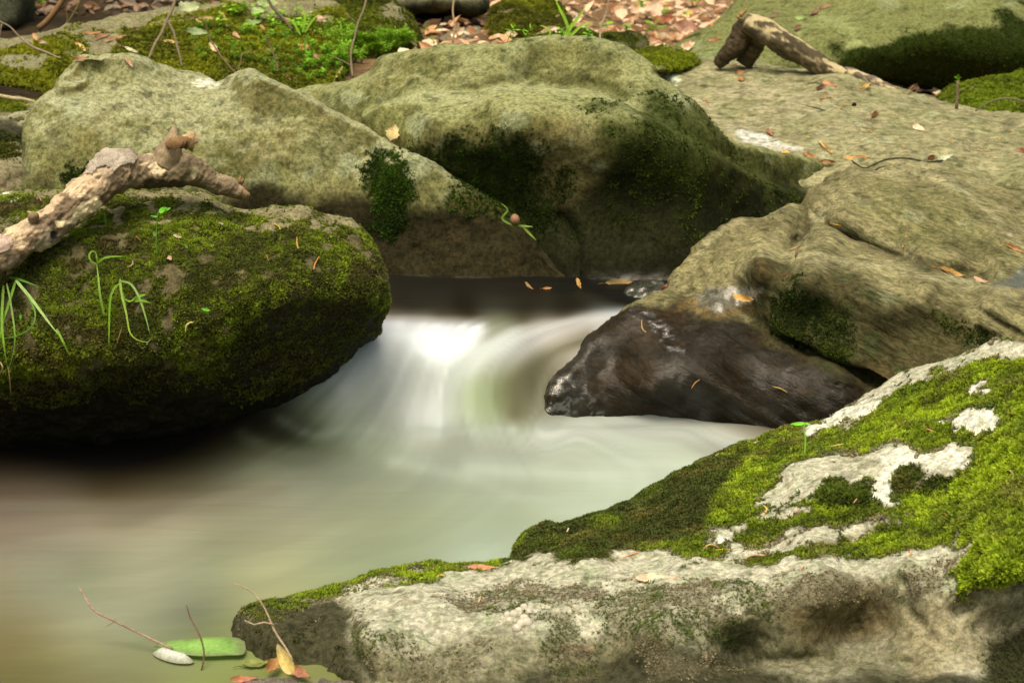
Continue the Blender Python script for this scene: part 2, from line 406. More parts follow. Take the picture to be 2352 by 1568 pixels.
def colB(x, y, V, N, h):
    n = len(x)
    nn = fbm(V, 14, 4, 3)
    t = full(n, GREY)*(1+0.55*nn+0.35*fbm(V, 32, 3, 4))[:, None]
    t = mixc(t, (0.085, 0.095, 0.035), sstep(0.05, 0.35, fbm(V, 7, 4, 41))*0.55); t = mixc(t, (0.30, 0.315, 0.20), sstep(0.12, 0.4, fbm(V, 11, 4, 42))*0.5)
    t = mixc(t, (0.25, 0.255, 0.14), sstep(0.0, 0.5, fbm(V, 5, 3, 7))*0.6)
    t = mixc(t, (0.20, 0.17, 0.075), sstep(0.05, 0.5, fbm(V, 9, 3, 8))*0.5)
    up = sstep(0.5, 0.9, N[:, 2]); t = mixc(t, (0.36, 0.365, 0.25), up*0.8)  # upward faces painted paler, a top-lit rim put into the colour
    m = msk(x, y, [(835,372),(870,352),(905,360),(935,388),(945,430),(955,480),(900,520),(860,490),(836,440)], 20, V, 55, 16, 3)
    m = np.maximum(m, 0.6*msk(x, y, [(150,380),(230,375),(300,390),(300,450),(150,450)], 15, V, 30, 20, 4))
    m2 = msk(x, y, [(1040,415),(1100,440),(1240,480),(1240,520),(1100,500),(1000,480)], 14, V, 25, 20, 5)
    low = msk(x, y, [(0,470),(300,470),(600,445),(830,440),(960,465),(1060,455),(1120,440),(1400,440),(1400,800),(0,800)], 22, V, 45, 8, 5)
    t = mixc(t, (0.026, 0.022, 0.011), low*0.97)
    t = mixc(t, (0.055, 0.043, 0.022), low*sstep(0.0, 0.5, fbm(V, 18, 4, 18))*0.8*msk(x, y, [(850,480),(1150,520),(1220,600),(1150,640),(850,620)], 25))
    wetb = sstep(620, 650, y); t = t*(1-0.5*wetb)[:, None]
    t = mixc(t, (0.030, 0.050, 0.008), m); t = mixc(t, (0.075, 0.075, 0.02), m2*0.6)
    spots = msk(x, y, [(445,183),(495,176),(500,190),(450,196)], 5, V, 14, 60, 8); t = mixc(t, (0.75, 0.75, 0.74), spots)
    g = mossy(x, y, V, m, (0.055, 0.115, 0.010), (0.030, 0.060, 0.008))
    return t, wetb*0.6, np.maximum(m, 0.25*m2), np.full(n, 0.007), g

# ---- central boulder
C_POLY = [(640,235),(700,205),(730,196),(768,186),(802,175),(835,163),(860,138),(880,125),(905,121),(935,118),(965,115),(1010,108),(1060,108),(1100,100),(1150,96),(1210,89),(1290,84),(1350,85),(1390,95),(1425,103),(1455,115),(1480,128),(1500,150),(1510,175),(1535,197),(1570,226),(1600,246),(1625,272),(1655,294),(1685,311),(1720,326),(1760,340),(1805,352),(1850,368),(1885,382),(1914,396),(1925,410),(1890,440),(1840,500),(1780,560),(1700,640),(1600,690),(1400,700),(1200,690),(1000,640),(800,480),(640,360)]
C_CTRL = [(700,215,6.55),(900,130,6.42),(1100,110,6.33),(1300,95,6.28),(1480,135,6.25),(760,260,6.42),(880,200,6.35),(1000,150,6.30),(1200,130,6.26),(1400,150,6.18),(1000,195,6.27),(1200,182,6.24),(1400,195,6.16),(1300,185,6.2),
 (900,290,6.22),(1000,260,6.1),(1000,400,6.08),(850,400,6.2),(1200,250,6.0),(1400,270,5.98),(1100,330,6.02),(1250,400,5.97),(1350,450,5.965),(1150,470,6.07),(1000,480,6.12),
 (1480,300,5.95),(1500,220,6.08),(1560,300,6.0),(1600,380,5.98),(1750,400,6.2),(1880,400,6.5),(1500,430,5.96),(1400,520,5.96),(1500,540,5.95),(1300,560,5.97),(1650,500,6.05),(1780,480,6.26),(1400,640,5.93),(1550,640,5.93),(1250,640,5.98),(1600,690,5.93),(1000,640,6.2),(800,480,6.3)]
C_LEDGE = [(820,262),(880,240),(950,226),(1010,217),(1060,222),(1100,226),(1150,208),(1200,203),(1280,206),(1340,208),(1390,220),(1430,238),(1470,262),(1530,300),(1650,365),(1800,425),(1980,470),(1980,900),(820,900)]
C_CTRL = [(a_, b_, d_+0.12*min(1, max(0, (b_-290)/110))*(1 if a_ < 1560 else 1.0)) for a_, b_, d_ in C_CTRL]
def colC(x, y, V, N, h):
    n = len(x)
    t = full(n, (0.175, 0.175, 0.08))*(1+0.5*fbm(V, 14, 4, 3)+0.35*fbm(V, 32, 3, 4))[:, None]
    t = mixc(t, (0.075, 0.085, 0.03), sstep(0.05, 0.35, fbm(V, 6, 4, 41))*0.55); t = mixc(t, (0.28, 0.295, 0.185), sstep(0.12, 0.4, fbm(V, 10, 4, 42))*0.45)
    t = mixc(t, (0.25, 0.24, 0.125), sstep(0.0, 0.5, fbm(V, 5, 3, 7))*0.55)
    up = sstep(0.6, 0.95, N[:, 2]); t = mixc(t, (0.34, 0.35, 0.20), up*0.7)  # light from above painted as a paler tint on upward faces
    rid_light = np.exp(-(seg_dist(x, y, catmull(C_LEDGE[1:13], 4, closed=False), closed=False)/7)**2); t = mixc(t, (0.38, 0.39, 0.25), rid_light*0.85)  # painted highlight along the ledge rim
    abv_shade = np.exp(-(seg_dist(x, y+26, catmull(C_LEDGE[2:12], 4, closed=False), closed=False)/16)**2); t = t*(1-0.22*abv_shade)[:, None]  # painted shade in the recess above the ledge
    brown = msk(x, y, [(1000,330),(1250,280),(1420,340),(1400,480),(1280,520),(1130,430),(900,380)], 60, V, 60, 8, 6)
    t = mixc(t, (0.20, 0.155, 0.075), brown*0.6)
    green = msk(x, y, [(1340,240),(1430,250),(1470,240),(1500,180),(1530,205),(1600,265),(1700,340),(1800,380),(1850,450),(1600,560),(1350,500),(1400,400)], 35, V, 60, 9, 7)
    t = mixc(t, (0.040, 0.055, 0.012), green*0.9)
    tail = msk(x, y, [(1640,310),(1760,345),(1925,395),(1850,460),(1700,470),(1620,400)], 30, V, 30, 9, 7)
    t = mixc(t, (0.085, 0.09, 0.03), tail*0.75)
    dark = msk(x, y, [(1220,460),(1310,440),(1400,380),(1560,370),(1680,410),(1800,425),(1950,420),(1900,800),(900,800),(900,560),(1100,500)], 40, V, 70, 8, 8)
    t = mixc(t, (0.015, 0.016, 0.007), dark*0.95); t = t*(1-0.45*sstep(520, 640, y))[:, None]  # dark green-brown lower part; low light towards the base painted in
    m = msk(x, y, [(985,345),(1100,335),(1180,320),(1240,365),(1280,430),(1300,520),(1200,540),(1080,480),(1000,400)], 40, V, 90, 12, 9)
    m = np.maximum(m, 0.5*green*sstep(-0.1, 0.4, fbm(V, 20, 3, 12)))
    m = np.maximum(m, 0.6*msk(x, y, [(1440,380),(1560,350),(1600,420),(1480,460)], 20, V, 50, 20, 10))
    t = mixc(t, (0.030, 0.040, 0.010), m*0.8)
    g = mossy(x, y, V, m, (0.050, 0.095, 0.010), (0.028, 0.045, 0.008))
    g = mixc(g, (0.070, 0.095, 0.014), green*0.7)
    lp = msk(x, y, [(1480,290),(1500,270),(1545,275),(1520,310),(1490,318)], 6, V, 10, 30, 3)*0.0
    return t, sstep(610, 650, y)*0.6, m*0.8, np.full(n, 0.006), g

# ---- broad pale slab on the right, behind
D_POLY = [(1440,150),(1500,138),(1560,136),(1640,141),(1700,140),(1740,144),(1790,148),(1840,158),(1890,166),(1950,184),(2010,198),(2060,212),(2120,230),(2200,245),(2280,258),(2352,266),(2500,290),(2750,330),(2750,520),(2500,520),(2352,500),(2150,470),(1950,450),(1800,430),(1600,380),(1440,300)]
D_CTRL = [(1480,150,8.2),(1700,150,8.0),(1850,165,7.85),(2060,215,7.6),(2300,265,7.4),(2700,330,7.2),(1600,220,7.5),(1900,230,7.3),(2150,290,7.05),(2350,330,6.9),(1650,300,6.9),(1850,340,6.75),(2000,370,6.6),(2200,380,6.5),(2350,400,6.45),(2700,450,6.4),(2250,430,6.42),(2352,450,6.4),(1900,420,6.55),(1700,380,6.6),(1500,280,7.0),(2300,490,6.5)]
def colD(x, y, V, N, h):
    n = len(x)
    t = full(n, (0.27, 0.26, 0.165))*(1+0.45*fbm(V*np.array([1, 1, 3]), 9, 4, 3))[:, None]
    t = mixc(t, (0.36, 0.335, 0.24), sstep(0.0, 0.5, fbm(V, 3, 3, 7))*0.6)
    t = mixc(t, (0.19, 0.205, 0.105), sstep(0.0, 0.4, fbm(V, 6, 3, 17))*0.5)
    w = msk(x, y, [(1675,302),(1720,303),(1760,318),(1800,338),(1845,353),(1800,356),(1750,340),(1700,320)], 4, V, 14, 30, 8)
    t = mixc(t, (0.50, 0.51, 0.52), w)
    w2 = msk(x, y, [(1515,178),(1545,182),(1562,190),(1555,196),(1525,186)], 3, V, 8, 60, 8); t = mixc(t, (0.6, 0.7, 0.65), w2)
    return t, np.zeros(n), None, None, None

# ---- layered boulder by the fall
E_POLY = [(1915,393),(1880,424),(1850,445),(1832,456),(1800,470),(1768,490),(1752,500),(1720,501),(1690,504),(1665,511),(1638,528),(1610,548),(1585,575),(1568,600),(1556,620),(1540,645),(1520,668),(1490,690),(1465,702),(1440,712),(1400,742),(1365,765),(1345,785),(1328,812),(1300,840),(1280,858),(1266,880),(1254,910),(1248,935),(1246,965),(1262,1000),(1400,1040),(1600,1060),(1800,1080),(2100,1080),(2500,1050),(2750,1000),(2750,480),(2500,452),(2352,440),(2300,432),(2255,418),(2210,400),(2160,390),(2100,385),(2040,383),(1975,386)]
E_CTRL = [(1925,400,6.5),(2100,395,6.45),(2300,440,6.35),(2700,480,6.2),(1262,950,5.29),(1290,870,5.31),(1335,800,5.36),(1380,765,5.40),(1440,720,5.47),(1530,670,5.64),(1580,590,5.85),(1680,520,6.02),(1800,480,6.15),(1850,455,6.3),
 (1500,760,5.42),(1400,850,5.36),(1500,900,5.27),(1700,930,5.26),(1400,955,5.34),(1500,945,5.35),(1600,955,5.34),(1700,985,5.30),(1400,1010,5.40),(1600,1010,5.38),(1700,820,5.25),(1650,700,5.46),(1700,690,5.52),(1600,690,5.58),(1660,610,5.66),(1700,560,5.86),(1760,560,5.83),(1800,530,5.98),(1900,510,5.92),(1830,575,5.82),(1950,580,5.76),(2050,595,5.72),
 (1950,450,6.1),(2100,440,6.1),(2200,480,6.0),(2150,560,5.83),(2300,540,5.85),(2250,630,5.65),(2352,640,5.6),(1745,590,5.42),(1850,600,5.42),(1980,625,5.38),(2120,640,5.36),(2280,665,5.34),(2400,690,5.3),(1780,640,5.36),(1900,700,5.33),(2100,740,5.29),(2300,790,5.22),(1850,760,5.32),(2000,860,5.24),(1950,900,5.16),(1850,880,5.17),(1700,1040,5.32),(1900,1060,5.2),(2300,900,5.0),(2700,700,5.2),(2700,900,5.0),(2200,1060,5.0)]
E_GUL = [[(1838,458),(1850,500),(1842,550),(1800,588)], [(1900,520),(1960,555),(2040,590),(2120,612),(2260,645)]]
E_RIM = [[(1745,585),(1800,592),(1850,594),(2000,612),(2120,630),(2280,658),(2352,672)], [(1870,492),(1940,520),(2030,560),(2100,585)], [(2000,398),(2100,400),(2190,430),(2250,480),(2300,520),(2345,570)], [(1700,506),(1640,540),(1590,600)]]
E_GROOVE = [[(1770,768),(1840,790),(1900,815),(1960,848),(2020,880),(2120,930)]]
E_GROOVE2 = [[(2130,690),(2200,730),(2290,790),(2352,830)], [(2150,660),(2250,715),(2352,780)], [(1900,880),(1990,905),(2060,950)]]
def colE(x, y, V, N, h):
    n = len(x)
    t = full(n, (0.215, 0.20, 0.115))*(1+0.45*fbm(V, 10, 4, 3))[:, None]
    t = mixc(t, (0.32, 0.295, 0.18), sstep(0.0, 0.5, fbm(V, 5, 3, 7))*0.6)
    gul_shade = np.maximum.reduce([np.exp(-(seg_dist(x, y, catmull(g_, 4, closed=False), closed=False)/14)**2) for g_ in E_GUL]); t = t*(1-0.5*gul_shade)[:, None]  # gullies darkened in the colour to strengthen the relief shading
    sl = msk(x, y, [(1990,420),(2180,445),(2260,500),(2340,580),(2335,630),(2200,600),(2060,560),(1960,500)], 26, V, 40, 10, 14); t = mixc(t, (0.155, 0.155, 0.075), sl*0.7)  # steep face under the right ridge painted darker olive as shading
    rid_light = np.maximum.reduce([np.exp(-(seg_dist(x, y, catmull(g_, 4, closed=False), closed=False)/8)**2) for g_ in E_RIM]); t = mixc(t, (0.40, 0.375, 0.25), rid_light*0.6)  # ridge lines painted lighter, as if catching the light
    st_ = fbm(np.stack([(V[:, 0]*0.88-V[:, 2]*0.48)*4, V[:, 1]*6, (V[:, 0]*0.48+V[:, 2]*0.88)*60], 1), 1.0, 3, 91); t = t*(1+0.55*st_)[:, None]
    face = msk(x, y, [(1735,580),(1790,610),(1900,628),(2050,680),(2200,720),(2352,800),(2500,900),(2500,1100),(1750,1000),(1735,750)], 20, V, 60, 10, 3)
    t = mixc(t, (0.062, 0.056, 0.026), face*0.88)
    gg = sstep(0.0, 0.4, fbm(V, 16, 4, 31))*face; t = mixc(t, (0.055, 0.075, 0.032), gg*0.7)
    rr = sstep(0.15, 0.5, fbm(V, 12, 3, 35))*face; t = mixc(t, (0.10, 0.052, 0.022), rr*0.3)
    dark = msk(x, y, [(1200,820),(1350,740),(1430,700),(1500,708),(1560,705),(1600,725),(1700,728),(1745,735),(1775,770),(1850,830),(1950,880),(2150,960),(2200,1100),(1200,1100)], 30, V, 60, 10, 4)
    t = mixc(t, (0.013, 0.010, 0.006), dark*0.98)
    rb = sstep(0.0, 0.5, fbm(V, 9, 4, 36))*dark; t = mixc(t, (0.035, 0.021, 0.010), rb*0.7)
    ochre = msk(x, y, [(1560,700),(1600,680),(1640,715),(1740,700),(1745,715),(1640,730),(1560,720)], 10, V, 25, 20, 5)
    t = mixc(t, (0.22, 0.15, 0.06), ochre*0.7*(1-dark*0.5))
    gl = sstep(-0.08, 0.10, fbm(V*np.array([1, 1, 1.6]), 55, 3, 67)); wet = dark*np.clip(0.42+0.35*fbm(V, 12, 3, 66), 0.25, 0.9)
    sh = msk(x, y, [(1600,690),(1625,668),(1690,655),(1755,660),(1750,690),(1700,705),(1650,722),(1610,712)], 6, V, 16, 30, 6)
    t = mixc(t, (0.16, 0.15, 0.12), sh); wet = np.maximum(wet, sh*0.95)
    pool = msk(x, y, [(2280,655),(2310,640),(2352,610),(2420,620),(2420,665),(2300,668)], 8, V, 16, 30, 7)
    t = mixc(t, (0.10, 0.11, 0.10), pool*0.8); wet = np.maximum(wet, pool*0.9)
    wet = np.maximum(wet, msk(x, y, [(1240,960),(1250,900),(1290,850),(1340,880),(1380,930),(1400,980),(1300,990)], 10, V, 20, 30, 69)*(0.3+0.7*gl))
    wet = np.maximum(wet, msk(x, y, [(1430,718),(1470,705),(1500,712),(1550,770),(1575,815),(1545,815),(1490,770),(1450,745)], 10, V, 24, 30, 70)*(0.3+0.7*gl))
    m = msk(x, y, [(1770,700),(1830,660),(1900,690),(1960,760),(1930,820),(1860,790),(1780,770)], 22, V, 45, 16, 9)
    m = np.maximum(m, 0.55*msk(x, y, [(2100,720),(2170,710),(2300,790),(2290,810)], 14, V, 30, 16, 9))
    t = mixc(t, (0.035, 0.045, 0.012), m*0.8)
    g = mossy(x, y, V, m, (0.085, 0.115, 0.014), (0.035, 0.055, 0.010))
    return t, wet, m*0.7, np.full(n, 0.006), g

# ---- front right mossy boulder
def cf(l): return [(a*0.5088+1155.2, b*0.5088+770.1) for a, b in l]
F_POLY = [(2800,770),(2600,780),(2450,788),(2352,793),(2300,788),(2268,790),(2235,803),(2180,822),(2120,838),(2080,850),(2040,872),(2000,893),(1965,915),(1925,942),(1890,962),(1850,978),(1800,994),(1720,1015),(1650,1044),(1590,1068),(1530,1094),(1480,1125),(1420,1156),(1380,1176),(1330,1195),(1285,1204),(1235,1212),(1205,1226),(1182,1250),(1166,1278),(1110,1292),(1050,1300),(1000,1303),(930,1308),(850,1318),(800,1332),(750,1347),(690,1367),(650,1380),(610,1388),(570,1402),(545,1420),(533,1448),(532,1490),(545,1515),(600,1545),(650,1620),(700,1800),(900,1950),(1500,2000),(2200,2000),(2800,1950)]
F_CTRL = [(540,1430,3.98),(560,1500,3.92),(700,1372,4.05),(850,1325,4.15),(1000,1308,4.2),(1160,1290,4.26),(1250,1215,4.42),(1480,1130,4.55),(1720,1020,4.7),(1900,965,4.72),(2080,855,4.72),(2270,795,4.65),(2600,785,4.6),
 (640,1440,3.88),(760,1480,3.86),(780,1400,3.95),(870,1370,3.98),(830,1450,3.78),(1000,1360,3.98),(1000,1430,3.82),(1200,1340,4.0),(1200,1420,3.80),(1000,1500,3.76),(1200,1500,3.74),(1400,1320,4.0),(1450,1280,4.12),(1600,1300,4.0),(1350,1230,4.25),(1600,1150,4.3),(1500,1200,4.27),(1750,1200,4.2),(1700,1270,4.08),(1950,1260,4.05),(1800,1300,3.94),(1500,1360,3.86),(1700,1340,3.85),(1900,1320,3.86),(2000,1290,3.95),(2160,1270,3.92),(1880,1130,4.22),(1900,1050,4.42),(2000,1000,4.46),(2100,1060,4.25),(2220,1040,4.22),(2230,1100,4.12),(2150,1180,4.1),(2150,930,4.5),(2300,900,4.4),(2352,1000,4.15),(2352,1150,3.9),(2280,1220,3.82),(2300,1330,3.70),(2200,1340,3.78),(2100,1300,3.84),
 (1500,1430,3.74),(1700,1430,3.75),(1900,1380,3.76),(1400,1520,3.78),(1550,1570,3.64),(1700,1570,3.64),(1900,1570,3.66),(1700,1500,3.84),(1950,1450,3.90),(2050,1400,3.86),(2100,1380,3.80),(2150,1450,3.78),(2250,1440,3.80),(2352,1400,3.86),(2250,1550,3.70),(2000,1550,3.70),(1800,1600,3.64),(1850,1550,3.72),(1200,1600,3.66),(900,1560,3.71),(700,1560,3.82),(2600,1000,4.1),(2600,1300,3.75),(2600,1550,3.6),(700,1900,3.5),(1500,1900,3.3),(2300,1900,3.2)]
F_R1 = cf([(1110,800),(1150,740),(1200,680),(1260,630),(1400,560),(1550,530),(1700,515),(1900,505),(2050,488),(2125,500),(2135,560),(2120,615),(2030,640),(1960,645),(1890,670),(1850,720),(1780,760),(1700,775),(1640,755),(1560,760),(1400,750),(1340,770),(1200,810)])
F_R2 = cf([(880,930),(920,895),(1100,838),(1200,800),(1340,758),(1395,778),(1250,842),(1130,852),(1040,905),(990,945)])
F_R3 = cf([(700,1090),(860,1010),(1050,965),(1180,928),(1260,900),(1500,860),(1700,822),(1840,818),(1800,855),(1600,912),(1450,940),(1250,965),(1050,1000),(1100,1060)])
F_FRONT = [(400,1420),(560,1408),(620,1395),(700,1385),(780,1368),(840,1335),(960,1322),(1165,1285),(1240,1265),(1330,1290),(1400,1278),(1450,1258),(1540,1255),(1580,1282),(1700,1292),(1760,1282),(1800,1275),(1900,1280),(2000,1292),(2060,1283),(2120,1265),(2195,1240),(2225,1245),(2200,1290),(2170,1310),(2185,1370),(2200,1392),(2260,1360),(2300,1335),(2352,1325),(2700,1300),(2700,2100),(400,2100)]
F_STRIP = [(1850,1000),(1862,978),(1925,930),(2000,885),(2080,842),(2170,810),(2268,780),(2352,780),(2700,770),(2700,822),(2352,818),(2280,815),(2200,832),(2130,855),(2080,880),(2060,892),(2020,930),(1990,955),(1940,975),(1880,992),(1862,1008)]
def colF(x, y, V, N, h):
    n = len(x)
    t = full(n, (0.34, 0.315, 0.215))*(1+0.22*fbm(V, 14, 4, 3))[:, None]
    t = mixc(t, (0.44, 0.405, 0.30), sstep(0.0, 0.5, fbm(V, 5, 3, 7))*0.6)
    t = mixc(t, (0.50, 0.485, 0.40), sstep(0.45, 0.85, N[:, 2]+0.25*fbm(V, 22, 3, 79))*0.85)  # bare rock brightened where it faces up, top light painted in
    r1 = msk(x, y, F_R1, 9, V, 30, 26, 1); r2 = msk(x, y, F_R2, 8, V, 24, 26, 2); r3 = msk(x, y, F_R3, 9, V, 30, 24, 3)
    r4 = msk(x, y, F_STRIP, 7, V, 24, 24, 4); fr = msk(x, y, F_FRONT, 10, V, 36, 18, 5)
    spots = np.maximum.reduce([msk(x, y, p, 5, V, 26, 34, 6+i) for i, p in enumerate([
        [(2218,885),(2255,877),(2277,887),(2265,908),(2240,905)], [(2160,975),(2200,962),(2240,942),(2290,942),(2302,975),(2280,1000),(2240,990),(2200,990)], [(1860,1045),(1880,1030),(1892,1040),(1870,1055)]])])
    c1 = msk(x, y, [(2050,1075),(2070,1062),(2120,1065),(2130,1090),(2110,1110),(2090,1120),(2060,1140),(2048,1100)], 6, V, 20, 30, 11)
    c2 = msk(x, y, [(1870,1140),(1900,1100),(1930,1095),(1960,1110),(2000,1100),(2008,1130),(1985,1165),(1900,1170)], 6, V, 20, 30, 12)
    c3 = msk(x, y, [(2110,1118),(2150,1090),(2170,1100),(2200,1088),(2180,1120),(2130,1130)], 6, V, 20, 30, 13)
    bare = np.maximum.reduce([r1*(1-np.maximum.reduce([c1, c2, c3])), r2, r3, r4, fr, spots])
    white = np.maximum.reduce([msk(x, y, [(1995,1160),(2015,1120),(2030,1080),(2010,1070),(2040,1035),(2120,1025),(2190,1018),(2232,1030),(2215,1075),(2150,1090),(2100,1075),(2055,1080),(2060,1130),(2040,1162)], 5, V, 22, 22, 14),
        msk(x, y, [(1845,1010),(1862,985),(1950,930),(2040,890),(2088,868),(2070,900),(2020,935),(1990,958),(1920,975),(1875,1000)], 6, V, 18, 22, 15), spots,
        msk(x, y, [(1635,1240),(1660,1225),(1690,1222),(1675,1240),(1650,1248)], 5, V, 12, 22, 16)])
    t = mixc(t, (0.68, 0.67, 0.60), white*np.clip(0.9+0.8*fbm(V, 60, 3, 74), 0.3, 1))
    t = t*(1+0.5*fbm(V, 55, 3, 73)*white)[:, None]
    t = mixc(t, (0.33, 0.36, 0.25), sstep(0.1, 0.5, fbm(V, 18, 3, 71))*0.6*(1-white)); t = mixc(t, (0.15, 0.14, 0.085), sstep(0.18, 0.34, fbm(V, 26, 4, 72))*0.5*(1-white))
    # front face: grey crust, brown stain and dark foot
    low = msk(x, y, [(400,1420),(620,1400),(760,1370),(800,1400),(805,1480),(900,1500),(1100,1470),(1300,1480),(1500,1480),(1620,1500),(1800,1380),(1900,1350),(2050,1340),(2100,1400),(2200,1600),(400,1600)], 40, V, 50, 10, 17)*fr
    t = mixc(t, (0.135, 0.125, 0.068), low*0.75)
    end = msk(x, y, [(500,1400),(620,1385),(770,1375),(800,1400),(810,1500),(850,1600),(500,1600)], 14, V, 25, 14, 18)
    t = mixc(t, (0.045, 0.043, 0.022), end*0.92)
    foot = msk(x, y, [(850,1600),(1100,1560),(1350,1530),(1500,1480),(1700,1520),(1830,1560),(2000,1545),(2200,1560),(2352,1560),(2500,1700),(850,1700)], 18, V, 30, 10, 19)
    t = mixc(t, (0.030, 0.030, 0.014), foot*0.9)
    st = msk(x, y, [(1800,1400),(1900,1340),(2000,1350),(2060,1420),(2000,1460),(1850,1480)], 30, V, 40, 10, 20); t = mixc(t, (0.13, 0.095, 0.045), st*0.7)
    rgt = msk(x, y, [(2060,1400),(2150,1380),(2240,1370),(2330,1350),(2352,1450),(2280,1540),(2100,1560)], 20); t = mixc(t, (0.30, 0.255, 0.16), rgt*0.6)
    pink = msk(x, y, [(1300,1490),(1340,1478),(1375,1480),(1360,1510),(1315,1510)], 8, V, 16, 20, 21); t = mixc(t, (0.42, 0.28, 0.19), pink*0.8)
    m = 1-bare
    t = mixc(t, (0.050, 0.055, 0.016), m)
    # greens of the moss
    g = mossy(x, y, V, m, (0.31, 0.425, 0.022), (0.17, 0.235, 0.022), 8)
    dk = msk(x, y, cf([(0,1010),(150,850),(400,770),(700,600),(900,540),(1110,480),(1110,520),(1070,620),(950,740),(830,900),(650,960),(500,1020),(280,1040)]), 10, V, 30, 14, 22)
    g = mixc(g, (0.058, 0.075, 0.022), dk*0.9)
    br = msk(x, y, cf([(150,960),(300,900),(460,820),(520,830),(380,900),(260,960)]), 8, V, 25, 14, 23); g = mixc(g, (0.20, 0.27, 0.02), br*0.8)
    g = mixc(g, (0.050, 0.080, 0.014), np.maximum.reduce([c1, c2, c3])*0.85)
    mid = msk(x, y, cf([(1040,920),(1130,860),(1400,830),(1700,790),(1700,830),(1500,860),(1200,900)]), 12, V, 25, 14, 24)
    mid = np.maximum(mid, msk(x, y, cf([(1000,1040),(1150,970),(1450,960),(1700,950),(1650,1030),(1450,1000),(1200,1000)]), 12, V, 25, 14, 25)); g = mixc(g, (0.09, 0.125, 0.018), mid*0.75)
    br2 = sstep(0.08, 0.4, fbm(V, 16, 4, 48)); g = mixc(g, (0.19, 0.17, 0.05), br2*0.55); g = mixc(g, (0.10, 0.16, 0.015), sstep(0.05, 0.35, fbm(V, 10, 3, 49))*0.5)
    # dry crust of old moss on the front face
    fz = fr*(1-end)*np.maximum(sstep(-0.12, 0.22, fbm(V, 9, 4, 81)+0.15*msk(x, y, [(1150,1345),(2180,1320),(2180,1420),(1800,1400),(1600,1500),(1100,1480)], 30)), 0)
    fz *= msk(x, y, [(800,1395),(900,1370),(1150,1350),(1350,1330),(1480,1345),(1560,1320),(1800,1305),(2000,1320),(2190,1280),(2200,1400),(2050,1380),(2000,1360),(1850,1380),(1760,1450),(1700,1540),(1300,1580),(900,1560),(800,1500)], 20, V, 25, 12, 26)
    gf = full(n, (0.26, 0.235, 0.15)); gp = sstep(0.0, 0.25, fbm(V, 7, 3, 83))
    gp = np.maximum(gp, msk(x, y, cf([(700,1330),(1000,1290),(1230,1340),(1300,1450),(1150,1430),(900,1400)]), 18, V, 30, 14, 27))
    gf = mixc(gf, (0.10, 0.155, 0.028), gp*0.85)
    top = fr*msk(x, y, [(560,1408),(700,1355),(850,1315),(990,1300),(960,1322),(850,1335),(790,1360),(700,1400),(600,1430)], 8, V, 16, 20, 28)
    tot = np.maximum(m, np.maximum(fz*0.7, top*0.9))
    gmix = np.where((m > 0.5)[:, None], g, gf); gmix = mixc(gmix, (0.14, 0.17, 0.02), top*(m < 0.5))
    fz2 = end*sstep(-0.1, 0.4, fbm(V, 20, 3, 88))*0.35; tot = np.maximum(tot, fz2); gmix = mixc(gmix, (0.06, 0.07, 0.025), (fz2 > 0.1)*(top < 0.3)*1.0)
    rb = msk(x, y, [(2260,1480),(2352,1440),(2700,1440),(2700,1700),(2260,1700)], 20); tot = np.maximum(tot, rb*0.6); gmix = mixc(gmix, (0.05, 0.06, 0.02), rb); t = mixc(t, (0.04, 0.04, 0.02), rb)
    t = mixc(t, (0.13, 0.115, 0.07), fz*0.6)
    size = 0.0072-0.001*dk-0.0030*fr
    size = size+0.002*msk(x, y, [(2180,950),(2352,850),(2700,850),(2700,1400),(2180,1400)], 60)
    return t, foot*0.2, tot, size, gmix

def simple_col(base, amp=0.35, mossmask=None, mb=(0.14, 0.20, 0.02), md=(0.06, 0.08, 0.014), size=0.010, dark=None, up=None, patches=()):
    def f(x, y, V, N, h):
        n = len(x); t = full(n, base)*(1+amp*fbm(V, 10, 4, 3))[:, None]
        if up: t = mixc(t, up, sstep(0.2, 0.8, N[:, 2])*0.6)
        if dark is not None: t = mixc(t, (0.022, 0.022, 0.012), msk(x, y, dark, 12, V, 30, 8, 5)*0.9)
        for p, c in patches: t = mixc(t, c, msk(x, y, p, 6, V, 25, 14, 8)*0.8)
        m = np.zeros(n)
        if mossmask is not None:
            m = msk(x, y, mossmask, 14, V, 60, 9, 6)*sstep(-0.9, -0.35, fbm(V, 12, 3, 9))
            for p, c in patches: m = m*(1-msk(x, y, p, 6, V, 25, 14, 8))
            t = mixc(t, (np.array(mb)+np.array(md))*0.3, m)
        return t, np.zeros(n), m, np.full(n, size), mossy(x, y, V, m, mb, md, 5)
    return f

